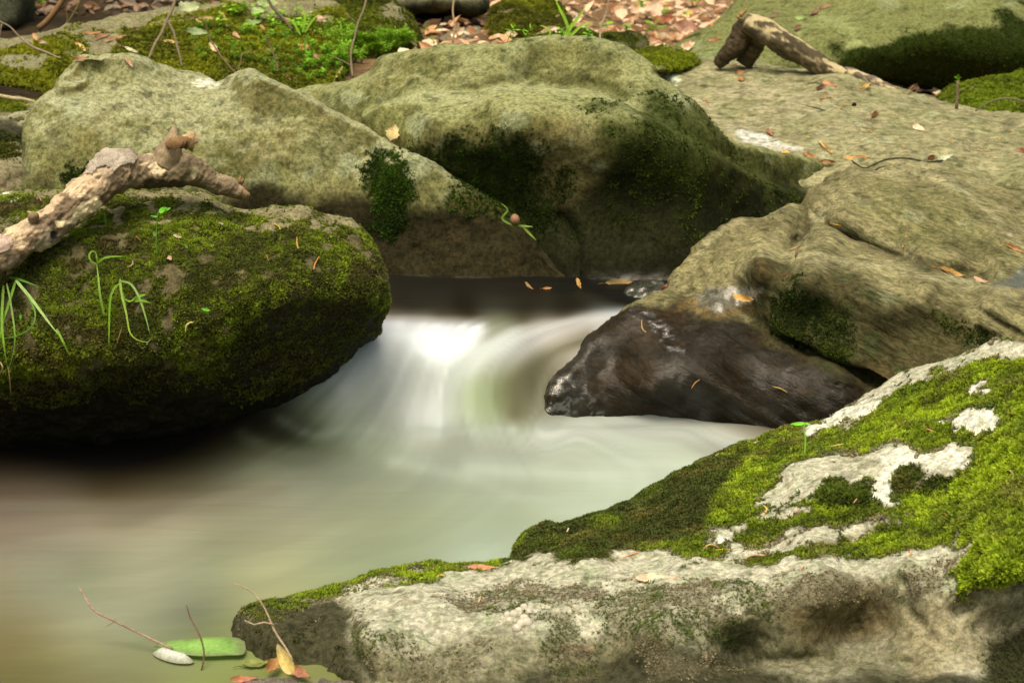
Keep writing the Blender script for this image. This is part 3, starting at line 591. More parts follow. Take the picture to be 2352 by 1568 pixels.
def build_rocks(q=1.0):
    rock('boulder', 'low boulder thick with dark moss under the pale dead branch, left', A_POLY, A_CTRL, colA, R=34, K=0.07, R2=260, T=0.45, voxel=0.007*q, disp=(0.020, 0.011, 0.003), dispf=(5, 20, 70), moss=int(95000/q), key='A', seed=1)
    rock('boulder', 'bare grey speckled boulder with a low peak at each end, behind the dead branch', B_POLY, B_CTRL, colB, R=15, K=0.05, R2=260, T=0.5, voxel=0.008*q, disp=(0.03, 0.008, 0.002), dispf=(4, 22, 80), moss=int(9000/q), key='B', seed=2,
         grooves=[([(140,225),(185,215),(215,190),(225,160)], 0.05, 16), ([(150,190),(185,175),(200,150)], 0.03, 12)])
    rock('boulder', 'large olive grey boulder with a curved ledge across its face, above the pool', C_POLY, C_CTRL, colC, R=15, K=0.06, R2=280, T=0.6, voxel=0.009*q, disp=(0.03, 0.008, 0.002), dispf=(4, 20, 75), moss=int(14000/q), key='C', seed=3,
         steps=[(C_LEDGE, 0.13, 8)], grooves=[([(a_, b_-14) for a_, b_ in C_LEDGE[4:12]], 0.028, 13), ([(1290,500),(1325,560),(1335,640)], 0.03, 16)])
    rock('boulder', 'wide pale slab of rock strewn with small dry leaves', D_POLY, D_CTRL, colD, M_ROCK_SLAB, R=12, K=0.08, R2=200, T=0.5, voxel=0.010*q, disp=(0.03, 0.012, 0.003), dispf=(3, 14, 60), key='D', seed=4, strata=(0.010, -0.15, 2.5, 22))
    rock('boulder', 'tan layered boulder, dark and wet where it dips to the white water', E_POLY, E_CTRL, colE, M_ROCK_LAYER, R=22, K=0.05, R2=260, T=0.6, voxel=0.008*q, disp=(0.018, 0.006, 0.002), dispf=(5, 18, 70), moss=int(6000/q), key='E', seed=5,
         strata=(0.006, -0.5, 3, 34), grooves=[(g, 0.06, 7) for g in E_GROOVE]+[(g, 0.04, 5) for g in E_GROOVE2]+[(E_GUL[0], 0.13, 22), (E_GUL[1], 0.13, 22), ([(1760,500),(1730,540),(1700,600),(1690,650)], 0.03, 22)],
         steps=[([(1745,590),(1850,596),(1980,615),(2120,632),(2280,660),(2500,700),(2600,1000),(2120,930),(1960,840),(1790,765),(1745,720),(1735,640)], 0.06, 10)])
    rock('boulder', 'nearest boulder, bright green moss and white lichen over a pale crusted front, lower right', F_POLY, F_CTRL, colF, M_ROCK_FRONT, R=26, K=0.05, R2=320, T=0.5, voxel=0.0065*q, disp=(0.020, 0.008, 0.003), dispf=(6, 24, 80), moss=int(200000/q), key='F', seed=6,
         steps=[(F_R1, 0.02, 8), (F_R2, 0.015, 6), (F_R3, 0.02, 7)], grooves=[([(2070,1330),(2085,1400),(2130,1450),(2160,1500)], 0.02, 10), ([(780,1385),(800,1430),(805,1500),(850,1560)], 0.05, 14), ([(1640,1535),(1850,1515),(2100,1530)], 0.04, 16), ([(2200,1400),(2280,1360),(2400,1330)], 0.05, 16)])
    rock('boulder', 'long mossy bank boulder with a bare grey rim, at the upper left', [(-300,120),(-120,100),(0,86),(60,72),(110,60),(170,52),(230,44),(280,34),(340,26),(400,18),(450,10),(520,2),(620,-6),(760,0),(800,60),(760,210),(600,260),(400,240),(250,260),(120,235),(40,212),(-40,215),(-300,230)],
         [(-300,130,7.9),(0,95,7.9),(230,50,8.1),(450,20,8.3),(700,10,8.4),(-300,220,7.4),(0,150,7.45),(0,200,7.4),(100,130,7.5),(300,100,7.7),(300,200,7.2),(500,100,7.7),(600,200,7.2),(750,80,7.9),(100,220,7.35),(500,240,7.1)],
         simple_col((0.21, 0.20, 0.12), 0.3, [(-300,170),(-100,130),(60,105),(200,92),(330,60),(420,48),(500,30),(900,20),(900,300),(-300,300)], (0.24, 0.27, 0.012), (0.10, 0.12, 0.010), 0.011, dark=[(-300,195),(0,192),(120,200),(250,215),(250,260),(-300,260)],
                    patches=[([(205,95),(240,85),(270,98),(262,130),(230,135),(200,120)], (0.20, 0.19, 0.12)), ([(10,140),(60,125),(108,128),(95,150),(30,160)], (0.20, 0.20, 0.13))]),
         R=22, K=0.08, R2=200, T=0.5, voxel=0.013*q, disp=(0.05, 0.02, 0.004), dispf=(3, 12, 50), moss=int(30000/q), key='H', seed=7)
    rock('boulder', 'green mossy boulder behind the leafy herbs, top left of the centre', [(722,200),(728,90),(738,38),(760,12),(800,-10),(850,-20),(900,-5),(935,22),(955,50),(968,85),(975,200)], [(740,60,8.3),(850,10,8.5),(850,60,8.2),(950,60,8.4),(850,150,8.15),(750,190,8.2),(960,190,8.2)],
         simple_col((0.19, 0.18, 0.10), 0.3, [(700,250),(700,-30),(900,-30),(975,60),(985,250)], (0.15, 0.19, 0.014), (0.07, 0.09, 0.012), 0.011, patches=[([(870,20),(900,5),(935,40),(930,60),(895,50)], (0.20, 0.19, 0.12))]),
         R=30, K=0.1, R2=120, T=0.35, voxel=0.014*q, disp=(0.04, 0.015, 0.004), dispf=(3, 12, 50), moss=int(10000/q), key='I', seed=8)
    rock('boulder', 'grey boulder with a deep shadow beneath it, at the top edge left of the centre', [(880,30),(900,-60),(1000,-90),(1110,-60),(1122,0),(1118,30),(1080,45),(1000,48),(940,48)], [(900,20,8.75),(1000,-60,9.0),(1000,0,8.6),(1000,12,8.62),(1000,40,8.85),(1100,20,8.75)],
         simple_col((0.17, 0.17, 0.11), 0.3, None, dark=[(900,5),(1000,14),(1120,6),(1120,60),(880,60)]), R=25, K=0.12, R2=90, T=0.4, voxel=0.02*q, disp=(0.04, 0.015, 0.004), dispf=(3, 12, 50), key='J', seed=9)  # underside colour darkened to paint the shadow beneath
    rock('boulder', 'block shaped moss covered stone at the edge of the dry leaf litter', [(1118,130),(1115,60),(1120,28),(1140,12),(1200,5),(1260,8),(1305,22),(1325,50),(1345,90),(1350,130)], [(1130,40,8.6),(1220,15,8.9),(1180,60,8.4),(1300,50,8.7),(1180,120,8.45),(1320,120,8.5)],
         simple_col((0.15, 0.12, 0.06), 0.3, [(1100,150),(1100,0),(1350,0),(1350,60),(1250,55),(1215,90),(1150,110),(1130,150)], (0.20, 0.23, 0.014), (0.09, 0.10, 0.012), 0.012), R=26, K=0.1, R2=90, T=0.3, voxel=0.014*q, disp=(0.035, 0.015, 0.004), dispf=(4, 14, 50), moss=int(9000/q), key='K', seed=10)
    rock('stone', 'small round mossy stone just over the crest of the central boulder', [(1225,110),(1235,80),(1270,68),(1310,66),(1350,72),(1380,85),(1400,110)], [(1240,85,8.1),(1320,75,8.15),(1320,100,8.0),(1390,100,8.1)], simple_col((0.11, 0.12, 0.05), 0.3, [(1200,60),(1420,60),(1420,120),(1200,120)], (0.12, 0.17, 0.016), (0.05, 0.07, 0.012), 0.009),
         R=18, K=0.06, R2=50, T=0.15, voxel=0.012*q, disp=(0.02, 0.01, 0.003), moss=int(2500/q), key='K2', seed=11, cat='stone')
    rock('stone', 'flat dark stone between the round mossy stone and the seedlings, over the crest', [(1365,115),(1375,85),(1400,76),(1440,74),(1470,80),(1490,100),(1495,120)], [(1380,90,8.3),(1430,80,8.35),(1430,105,8.2),(1480,110,8.3)], simple_col((0.10, 0.10, 0.05), 0.3, [(1360,70),(1460,70),(1500,85),(1500,95),(1360,95)], (0.10, 0.13, 0.016), (0.05, 0.06, 0.012), 0.009),
         R=15, K=0.06, R2=50, T=0.15, voxel=0.012*q, disp=(0.02, 0.01, 0.003), moss=int(1500/q), key='K3', seed=12, cat='stone')
    rock('stone', 'angular grey stone on the litter between two mossy boulders', [(1058,82),(1066,68),(1080,58),(1100,60),(1112,76),(1116,96),(1060,98)], [(1066,75,8.6),(1090,64,8.65),(1085,80,8.5),(1110,90,8.55)], simple_col((0.19, 0.18, 0.14), 0.3), R=8, K=0.04, R2=25, T=0.1, voxel=0.010*q, disp=(0.012, 0.008, 0.003), key='K4', seed=13, cat='stone')
    rock('stone', 'low brown stone half sunk in litter beside the leafy herbs', [(1005,95),(1012,80),(1030,75),(1052,82),(1056,98)], [(1015,85,8.4),(1030,80,8.42),(1030,92,8.35),(1050,95,8.4)], simple_col((0.17, 0.15, 0.11), 0.3), R=8, K=0.03, R2=25, T=0.1, voxel=0.010*q, disp=(0.012, 0.008, 0.003), key='K5', seed=14, cat='stone')
    rock('boulder', 'greenish domed boulder with lichen and a mossy dark underside, top right', [(1440,160),(1500,148),(1530,128),(1556,108),(1580,90),(1605,66),(1635,42),(1660,20),(1680,-5),(1740,-70),(1900,-150),(2200,-220),(2600,-260),(2900,-200),(2900,250),(2600,270),(2352,240),(2200,230),(2110,222),(2060,205),(1980,190),(1800,190),(1600,190)],
         [(1500,150,8.4),(1600,80,8.7),(1680,10,9.0),(1900,-130,9.6),(2400,-220,10.0),(1640,130,8.35),(1750,60,8.6),(1900,0,8.9),(2100,-50,9.2),(2400,-50,9.2),(1900,60,8.5),(2000,90,8.3),(2150,50,8.45),(2300,30,8.6),(2000,120,8.28),(2200,120,8.4),(2352,120,8.5),(2050,180,8.45),(2200,200,8.6),(2352,210,8.7),(1850,170,8.3),(2700,0,9.2),(2700,200,8.8)],
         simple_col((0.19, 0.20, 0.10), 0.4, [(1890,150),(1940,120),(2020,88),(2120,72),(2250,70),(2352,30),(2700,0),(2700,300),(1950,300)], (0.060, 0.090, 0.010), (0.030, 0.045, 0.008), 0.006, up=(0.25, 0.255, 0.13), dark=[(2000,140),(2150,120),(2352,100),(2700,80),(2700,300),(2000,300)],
                    patches=[([(1955,75),(1985,78),(1992,95),(1975,110),(1945,112),(1940,95)], (0.38, 0.40, 0.22)), ([(1770,80),(1830,60),(1850,50),(1900,52),(1880,66),(1820,78)], (0.33, 0.36, 0.20)), ([(1880,30),(1950,25),(1960,50),(1920,70),(1880,60)], (0.32, 0.34, 0.19)), ([(1600,135),(1650,115),(1655,128),(1615,150)], (0.30, 0.34, 0.2))]),
         R=30, K=0.15, R2=300, T=1.0, voxel=0.02*q, disp=(0.06, 0.02, 0.006), dispf=(2, 9, 40), moss=int(30000/q), key='L', seed=15)
    rock('boulder', 'small domed boulder of bright moss at the right edge, behind the pale slab', [(2120,300),(2145,232),(2160,212),(2185,196),(2220,182),(2270,174),(2330,170),(2400,170),(2520,200),(2600,330),(2352,360)], [(2150,230,7.9),(2230,190,8.0),(2350,180,8.05),(2500,220,8.0),(2250,230,7.7),(2350,240,7.65),(2150,280,7.7),(2400,330,7.6)],
         simple_col((0.16, 0.16, 0.08), 0.3, [(2100,100),(2700,100),(2700,400),(2100,400)], (0.19, 0.27, 0.012), (0.10, 0.14, 0.014), 0.009), R=30, K=0.12, R2=120, T=0.3, voxel=0.012*q, disp=(0.03, 0.012, 0.003), moss=int(15000/q), key='M', seed=16)
    rock('boulder', 'mossy low rock under a pale stick at the left edge', [(-200,240),(-60,225),(0,222),(60,228),(95,232),(100,255),(75,275),(-200,285)], [(-200,250,7.1),(0,230,7.1),(80,240,7.0),(0,260,6.9),(-200,280,6.9)], simple_col((0.17, 0.16, 0.10), 0.3, [(-200,235),(60,232),(60,262),(-200,262)], (0.17, 0.22, 0.012), (0.08, 0.10, 0.012), 0.009),
         R=18, K=0.08, R2=60, T=0.3, voxel=0.012*q, disp=(0.02, 0.01, 0.003), moss=int(4000/q), key='N0', seed=17)
    rock('stone', 'grey stone with a dark mossy face at the left edge, upper one of two', [(-200,280),(-50,265),(0,262),(50,256),(85,258),(95,300),(90,350),(0,352),(-200,350)], [(-200,285,6.75),(0,268,6.8),(80,265,6.7),(0,300,6.55),(60,320,6.55),(-100,340,6.6)], simple_col((0.22, 0.21, 0.13), 0.3, [(-200,285),(100,285),(100,360),(-200,360)], (0.05, 0.07, 0.01), (0.03, 0.035, 0.008), 0.007, dark=[(-200,290),(0,285),(100,280),(100,360),(-200,360)], up=(0.30, 0.30, 0.2)),
         R=16, K=0.08, R2=60, T=0.3, voxel=0.010*q, disp=(0.02, 0.01, 0.003), moss=int(3000/q), key='N1', seed=18, cat='stone')
    rock('stone', 'rounded stone, mossy on top and brown below, at the left edge under the other', [(-200,345),(-50,330),(0,325),(35,328),(58,345),(70,370),(75,440),(60,470),(-200,470)], [(-200,350,6.4),(0,332,6.4),(50,355,6.3),(0,380,6.2),(50,420,6.2),(-100,440,6.25)], simple_col((0.15, 0.12, 0.08), 0.35, [(-60,330),(80,330),(80,368),(20,360),(-60,380)], (0.12, 0.15, 0.012), (0.07, 0.08, 0.012), 0.007, up=(0.27, 0.26, 0.17)),
         R=20, K=0.08, R2=60, T=0.3, voxel=0.010*q, disp=(0.02, 0.01, 0.003), moss=int(1500/q), key='N2', seed=19, cat='stone')
    rock('stone', 'small dark wet stone at the rim of the upper pool, touching the tan boulder', [(1425,700),(1432,672),(1450,655),(1480,642),(1510,640),(1530,650),(1540,690),(1500,710)], [(1440,670,5.72),(1490,648,5.76),(1490,670,5.68),(1530,660,5.72),(1480,700,5.66)], lambda x, y, V, N, h: (full(len(x), (0.05, 0.055, 0.045))*(1+0.5*fbm(V, 40, 3, 3))[:, None], np.full(len(x), 0.9), None, None, None),
         R=14, K=0.03, R2=30, T=0.06, voxel=0.005*q, disp=(0.006, 0.006, 0.003), dispf=(15, 50, 130), key='O', seed=20, cat='stone')
    rock('stone', 'wet grey stone at the bottom edge below the pale curled leaf', [(530,1640),(545,1562),(600,1556),(660,1553),(700,1560),(760,1556),(815,1556),(835,1580),(830,1660)], [(560,1570,3.74),(650,1560,3.76),(800,1562,3.76),(650,1590,3.70),(800,1600,3.70),(600,1640,3.7)], lambda x, y, V, N, h: (full(len(x), (0.16, 0.14, 0.12))*(1+0.5*fbm(V, 30, 3, 3))[:, None], np.full(len(x), 0.6), None, None, None),
         R=14, K=0.03, R2=40, T=0.06, voxel=0.006*q, disp=(0.008, 0.006, 0.003), dispf=(12, 50, 130), key='Q', seed=21, cat='stone')
    rock('boulder', 'dark smooth boulder in the gloom at the top left corner', [(-200,60),(-180,-60),(-100,-140),(0,-140),(60,-80),(74,-20),(72,30),(55,70),(0,95),(-150,110)], [(-150,0,8.9),(0,-100,9.0),(0,0,8.8),(60,0,8.9),(0,80,8.7),(60,60,8.8)],
         simple_col((0.055, 0.06, 0.04), 0.4), R=40, K=0.3, R2=120, T=0.6, voxel=0.03*q, disp=(0.05, 0.02, 0.006), dispf=(2, 8, 30), key='S', seed=22)
    rock('boulder', 'strip of yellow green mossy rock between the central boulder and the pale slab', [(1440,150),(1450,125),(1475,110),(1510,104),(1560,106),(1600,125),(1600,150),(1540,165)], [(1470,125,7.9),(1520,110,8.1),(1520,140,7.8),(1590,130,8.0),(1580,150,7.9)],
         simple_col((0.16, 0.17, 0.06), 0.3, [(1430,100),(1610,100),(1610,160),(1430,160)], (0.22, 0.28, 0.012), (0.12, 0.15, 0.012), 0.008), R=14, K=0.06, R2=60, T=0.2, voxel=0.012*q, disp=(0.02, 0.01, 0.003), moss=int(5000/q), key='U', seed=23)
# ================================================================== SETTING
def ground_h(x, y):
    z = -0.45+(1.05-0.24*sstep(0.2, 0.9, x))*sstep(5.9, 7.4, y)+0.035*np.clip(y-7.4, 0, None)
    z = z+0.9*sstep(2.6, 6.0, np.abs(x))*sstep(0, 5, y)*(1-sstep(7, 12, y)*0.5)
    q = np.stack([x, y, 0*x], 1)
    return z+0.05*fbm(q, 1.3, 3, 4)+0.02*fbm(q, 6, 2, 5)
def build_ground():
    xs = np.concatenate([np.linspace(-60, -5, 30)[:-1], np.linspace(-5, 5, 220), np.linspace(5, 60, 30)[1:]])
    ys = np.concatenate([np.linspace(-4, 5.5, 24)[:-1], np.linspace(5.5, 13, 200), np.linspace(13, 120, 60)[1:]])
    X, Y = np.meshgrid(xs, ys); x = X.ravel(); y = Y.ravel(); z = ground_h(x, y)
    V = np.stack([x, y, z], 1); n = len(xs); J, I = np.meshgrid(np.arange(len(ys)-1), np.arange(n-1), indexing='ij'); b = (J*n+I).ravel()
    F = np.stack([b, b+1, b+n+1, b+n], 1)
    t = full(len(x), (0.085, 0.060, 0.034))*(1+0.5*fbm(V, 3, 4, 6))[:, None]
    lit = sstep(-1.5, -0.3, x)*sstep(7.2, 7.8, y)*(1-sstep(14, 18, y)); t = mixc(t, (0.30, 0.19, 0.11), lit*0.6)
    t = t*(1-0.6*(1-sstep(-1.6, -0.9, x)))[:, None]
    me = mesh_from('ground', V, F, {'tint': t, 'wet': 0*x}, M_ROCK_SLAB)
    link('ground', me, kind='structure')
    ROCKS['ground'] = (None, BVHTree.FromPolygons([tuple(v) for v in V], F.tolist()))
# colour of the water body where foam, murk and stones of the bed show, plus painted lighting and boulder shade (position on the water -> colour)
WCOL = [(900,690,(48,38,25)),(1200,690,(42,34,22)),(1400,690,(35,30,20)),(900,655,(40,34,24)),(1300,665,(30,28,18)),(900,722,(110,100,85)),(900,748,(250,250,248)),(1000,752,(255,255,253)),(1090,755,(240,240,236)),(1150,742,(120,122,98)),(1200,728,(60,55,38)),(1400,735,(150,145,135)),(1330,748,(168,160,150)),(1250,765,(190,186,176)),(1160,790,(200,200,188)),
 (850,800,(246,248,245)),(830,860,(215,222,212)),(900,790,(232,234,228)),(950,850,(192,197,186)),(1000,900,(208,211,200)),(1000,960,(218,222,208)),(1090,900,(158,170,130)),(1120,935,(140,150,112)),(1160,880,(110,112,80)),(1200,870,(92,90,64)),(1250,840,(104,98,76)),(1200,950,(112,112,86)),(1240,920,(105,105,82)),(1130,985,(166,174,150)),(800,880,(195,203,190)),(780,930,(160,168,150)),(860,940,(152,157,142)),(700,950,(92,98,78)),(700,1000,(55,60,42)),(800,1000,(118,126,106)),(900,1000,(146,152,132)),
 (1050,1000,(152,157,137)),(1000,1060,(145,150,130)),(1250,1000,(160,165,148)),(1400,975,(168,171,155)),(1550,985,(170,172,155)),(1700,1010,(135,132,115)),(1600,1060,(190,196,170)),(1450,1090,(196,206,180)),(1300,1080,(176,182,155)),(1200,1200,(165,175,140)),(1300,1150,(185,195,165)),(1100,1270,(174,188,158)),(1000,1200,(150,158,120)),(800,1200,(140,141,106)),(600,1200,(134,128,98)),(400,1200,(136,125,98)),(200,1190,(130,113,90)),(30,1190,(115,96,78)),
 (30,1130,(82,66,48)),(230,1126,(62,50,28)),(420,1115,(72,64,42)),(500,1060,(58,56,38)),(600,1050,(86,88,66)),(700,1100,(114,116,94)),(200,1070,(24,20,12)),(600,980,(34,32,22)),(0,1250,(128,112,88)),(200,1300,(125,122,92)),(500,1280,(135,136,98)),(800,1290,(146,153,110)),(100,1350,(130,128,98)),(350,1370,(146,144,110)),(600,1350,(160,158,105)),(450,1420,(110,112,80)),(200,1430,(150,146,106)),(50,1450,(125,112,65)),(100,1530,(112,104,52)),(300,1500,(124,124,80)),(450,1545,(125,132,60)),(520,1440,(120,125,70)),(300,1600,(115,110,60)),(-300,1200,(110,95,75)),(-300,1500,(110,100,60)),(-300,1080,(20,16,10)),(1800,1040,(120,115,95)),(1000,1400,(120,120,80)),(1500,1200,(180,190,160))]
FLOW = [[(870,740),(800,850),(720,930),(640,1000),(500,1080),(300,1140),(0,1170),(-500,1200)], [(920,730),(890,800),(850,880),(800,950),(720,1030),(560,1110),(300,1200),(0,1230)], [(1000,730),(960,800),(930,870),(900,940),(860,1010),(740,1090),(500,1180),(200,1260),(0,1290)],
 [(1080,735),(1020,800),(985,880),(970,950),(960,1020),(880,1110),(700,1200),(400,1290),(0,1370)], [(1200,735),(1110,780),(1050,840),(1030,920),(1040,1010),(1020,1100),(880,1200),(600,1310),(200,1400),(0,1440)], [(1300,735),(1200,770),(1130,820),(1100,900),(1110,980),(1160,1070),(1100,1170),(900,1270),(500,1400),(0,1510)],
 [(1400,728),(1290,770),(1200,830),(1170,910),(1180,970),(1300,1050),(1350,1130),(1150,1230),(900,1320),(500,1470),(0,1600)], [(1340,800),(1260,870),(1240,950),(1320,1000),(1480,1060),(1500,1120),(1250,1220)], [(1250,970),(1400,975),(1560,1010),(1640,1060)], [(1500,955),(1650,985),(1750,1020)]]
STROKES = [([(870,750),(950,752),(1040,754),(1100,757)], 17, (240,241,238), 0.9), ([(868,785),(850,810),(820,850),(790,885)], 30, (232,235,230), 0.8), ([(930,790),(900,850),(870,880)], 30, (214,220,210), 0.6),
 ([(1430,720),(1360,733),(1290,750),(1220,770),(1150,792)], 15, (205,201,192), 0.95), ([(1180,780),(1110,812),(1060,850),(1020,900),(1000,960),(1000,985)], 26, (212,216,205), 0.75), ([(960,830),(950,900),(945,960)], 20, (200,205,195), 0.5),
 ([(1350,775),(1290,800),(1240,835),(1200,885),(1185,945)], 24, (92,88,64), 0.85), ([(1290,830),(1250,880),(1235,940)], 16, (120,116,95), 0.6), ([(1110,880),(1118,930),(1125,965)], 14, (150,160,125), 0.5),
 ([(880,900),(860,940),(850,975)], 16, (150,156,142), 0.5), ([(640,960),(720,1000),(800,985),(900,995)], 14, (165,172,155), 0.25), ([(960,985),(1060,992),(1180,988)], 10, (176,182,165), 0.6),
 ([(1240,1000),(1330,985),(1430,972),(1540,985),(1650,1010),(1720,1035)], 24, (196,199,184), 0.85), ([(1000,1030),(1100,1030),(1220,1045)], 26, (145,148,130), 0.6), ([(1080,1075),(1250,1085),(1420,1092),(1600,1075)], 22, (200,208,184), 0.7),
 ([(900,1060),(1050,1090),(1200,1140),(1330,1160)], 16, (186,194,168), 0.45), ([(560,1000),(620,1030),(700,1045),(800,1040)], 18, (95,98,76), 0.5), ([(0,1165),(200,1170),(420,1160),(640,1120)], 18, (120,108,86), 0.5)]
def build_water():
    # ys packed where the sheet bends over the lip
    xs = np.arange(-3.2, 3.2, 0.012)
    ys = np.concatenate([np.arange(1.2, 3.2, 0.05), np.arange(3.2, 4.9, 0.016), np.arange(4.9, 5.6, 0.0055), np.arange(5.6, 6.6, 0.02)])
    X, Y = np.meshgrid(xs, ys); x = X.ravel(); y = Y.ravel()
    yl = 5.16+0.05*np.sin(x*3.0)+0.10*sstep(-0.1, 0.32, x)     # centre line of the drop
    w = 0.13-0.02*x
    t = np.clip(np.log1p(np.exp(np.clip(5*(y-(yl-w))/(2*w), -30, 30)))/5, 0, 1); z = 0.25*(1-(1-t)**2.2)
    # tongue hugging the wet rock and a hollow beside it
    z = z-0.035*np.exp(-((x-0.09)/0.07)**2-((y-5.20)/0.09)**2)
    q = np.stack([x*0.8, y*2.4, 0*x], 1)
    low = 1-sstep(0.0, 0.2, z)
    z = z+low*(0.010*fbm(q, 2.2, 2, 3)+0.020*np.exp(-((y-(4.93+0.1*np.sin(x*2)))/0.07)**2)*sstep(-0.7, -0.2, x)*(1-sstep(1.2, 1.5, x)))
    V = np.stack([x, y, z], 1)
    px, py, _ = proj(V)
    WP = WCOL+[(x_, y_, c_) for x_ in (950, 1020, 1100, 1180, 1260, 1340) for y_, c_ in ((668, (38,32,22)), (690, (44,37,25)), (708, (52,46,32)))]+[(950,725,(120,112,98)),(1010,726,(90,82,66)),(1080,728,(66,60,44)),(1300,728,(66,60,48)),(1120,765,(160,160,140)),(1040,770,(246,247,244)),(1180,765,(165,163,148)),(1400,722,(120,115,104)),(1430,716,(60,54,42))]
    W = TPS([(a, 1.35*b, *c) for a, b, c in WP], 0.0006)
    pxc = np.clip(px, -600, 2400); pyc = np.clip(py, 640, 1750)
    # current lines: the silky streaks run along them
    PSI = TPS([(a, b, k) for k, ln in enumerate(FLOW) for a, b in ln], 0.001)(pxc, pyc)[..., 0]
    al = (px*0.6-py)*0.0022
    s = fbm(np.stack([PSI*1.3, al, 0*px], 1), 1.0, 2, 9); s2 = fbm(np.stack([PSI*5.0, al*1.6, 0*px], 1), 1.0, 3, 10)
    hs = fbm(np.stack([px*0.004, py*0.06, 0*px], 1), 1.0, 3, 12)
    up_ = 1-sstep(715, 745, py); s = s*(1-up_)+hs*up_; s2 = s2*(1-up_)+0.3*hs*up_
    c = W(pxc, 1.35*(pyc+5*s))
    for pts_, w_, col_, k_ in STROKES:
        q_ = catmull(pts_, 6, closed=False); dd = seg_dist(pxc, pyc, q_, closed=False)
        m_ = k_*np.exp(-(dd/w_)**2)*(1+0.35*s2); m_ = np.clip(m_, 0, 1)[:, None]; c = c*(1-m_)+np.array(col_)*m_
    c = lin(np.clip(c, 8, 252))
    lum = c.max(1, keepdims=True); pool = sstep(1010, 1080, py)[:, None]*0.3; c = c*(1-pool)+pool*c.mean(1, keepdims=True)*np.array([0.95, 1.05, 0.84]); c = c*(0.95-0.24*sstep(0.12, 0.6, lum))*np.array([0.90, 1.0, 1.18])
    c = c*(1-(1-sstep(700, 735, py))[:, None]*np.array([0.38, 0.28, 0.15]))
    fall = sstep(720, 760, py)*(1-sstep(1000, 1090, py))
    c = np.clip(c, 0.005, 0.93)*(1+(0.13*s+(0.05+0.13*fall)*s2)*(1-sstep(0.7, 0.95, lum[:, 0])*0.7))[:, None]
    n = len(xs); J, I = np.meshgrid(np.arange(len(ys)-1), np.arange(n-1), indexing='ij'); b = (J*n+I).ravel()
    F = np.stack([b, b+1, b+n+1, b+n], 1)
    m, t_, bs = nt('stream_water')
    at = node(t_, 'ShaderNodeAttribute', attribute_name='tint'); t_.links.new(at.outputs['Color'], bs.inputs['Base Color'])
    bs.inputs['Roughness'].default_value = 0.45; bs.inputs['Specular IOR Level'].default_value = 0.35; bs.inputs['IOR'].default_value = 1.33
    wv = node(t_, 'ShaderNodeNewGeometry'); mp = node(t_, 'ShaderNodeMapping'); mp.inputs['Scale'].default_value = (2.0, 14.0, 4.0)
    t_.links.new(wv.outputs['Position'], mp.inputs['Vector'])
    nz = node(t_, 'ShaderNodeTexNoise', _Scale=1.6, _Detail=2.0); t_.links.new(mp.outputs[0], nz.inputs['Vector'])
    bp = node(t_, 'ShaderNodeBump', _Strength=0.12, _Distance=0.02); t_.links.new(nz.outputs[0], bp.inputs['Height']); t_.links.new(bp.outputs[0], bs.inputs['Normal'])
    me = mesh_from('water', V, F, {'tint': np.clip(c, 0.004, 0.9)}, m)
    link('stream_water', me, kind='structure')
    bv = BVHTree.FromPolygons([tuple(v) for v in V], F.tolist()); ROCKS['water'] = (None, bv)

def build_light():
    cam = bpy.data.cameras.new('camera'); co = bpy.data.objects.new('camera', cam); COL.objects.link(co)
    cam.lens = 70; cam.sensor_width = 36; co.location = (0, 0, CAM_H); co.rotation_euler = (math.pi/2-PITCH, 0, 0)
    cam.clip_start = 0.05; cam.clip_end = 500
    cam.dof.use_dof = True; cam.dof.focus_distance = 4.8; cam.dof.aperture_fstop = 7.1
    SC.camera = co
    w = bpy.data.worlds.new('World'); SC.world = w; w.use_nodes = True
    t = w.node_tree; t.nodes.clear()
    out = t.nodes.new('ShaderNodeOutputWorld'); bg = t.nodes.new('ShaderNodeBackground'); bg.inputs[1].default_value = 0.15
    sky = t.nodes.new('ShaderNodeTexSky'); sky.sky_type = 'NISHITA'; sky.sun_disc = False
    EL, AZ = math.radians(70), math.radians(-160)
    sky.sun_elevation = EL; sky.sun_rotation = AZ; sky.dust_density = 4.0; sky.air_density = 0.8; sky.ozone_density = 0.5
    tc = t.nodes.new('ShaderNodeTexCoord'); sx = t.nodes.new('ShaderNodeSeparateXYZ'); t.links.new(tc.outputs['Generated'], sx.inputs[0])
    r = t.nodes.new('ShaderNodeValToRGB'); r.color_ramp.elements[0].position = 0.02; r.color_ramp.elements[0].color = (0.22, 0.23, 0.12, 1)
    r.color_ramp.elements[1].position = 0.6; r.color_ramp.elements[1].color = (1.80, 1.52, 0.98, 1)
    e = r.color_ramp.elements.new(0.3); e.color = (0.95, 0.90, 0.58, 1)
    t.links.new(sx.outputs[2], r.inputs[0])
    mx = t.nodes.new('ShaderNodeMix'); mx.data_type = 'RGBA'; mx.blend_type = 'MULTIPLY'; mx.inputs[0].default_value = 1.0
    t.links.new(sky.outputs[0], mx.inputs[6]); t.links.new(r.outputs[0], mx.inputs[7])
    t.links.new(mx.outputs[2], bg.inputs[0]); t.links.new(bg.outputs[0], out.inputs[0])
    L = bpy.data.lights.new('sun', 'SUN'); L.energy = 2.4; L.angle = math.radians(38); L.color = (1.0, 0.96, 0.86)
    lo = bpy.data.objects.new('sun', L); COL.objects.link(lo)
    d = Vector((math.sin(AZ)*math.cos(EL), math.cos(AZ)*math.cos(EL), math.sin(EL)))
    lo.rotation_euler = d.to_track_quat('Z', 'Y').to_euler(); lo.location = (0, 0, 8)
    SC.view_settings.view_transform = 'Standard'; SC.view_settings.look = 'None'; SC.view_settings.exposure = 0; SC.view_settings.gamma = 1
    SC.cycles.max_bounces = 6
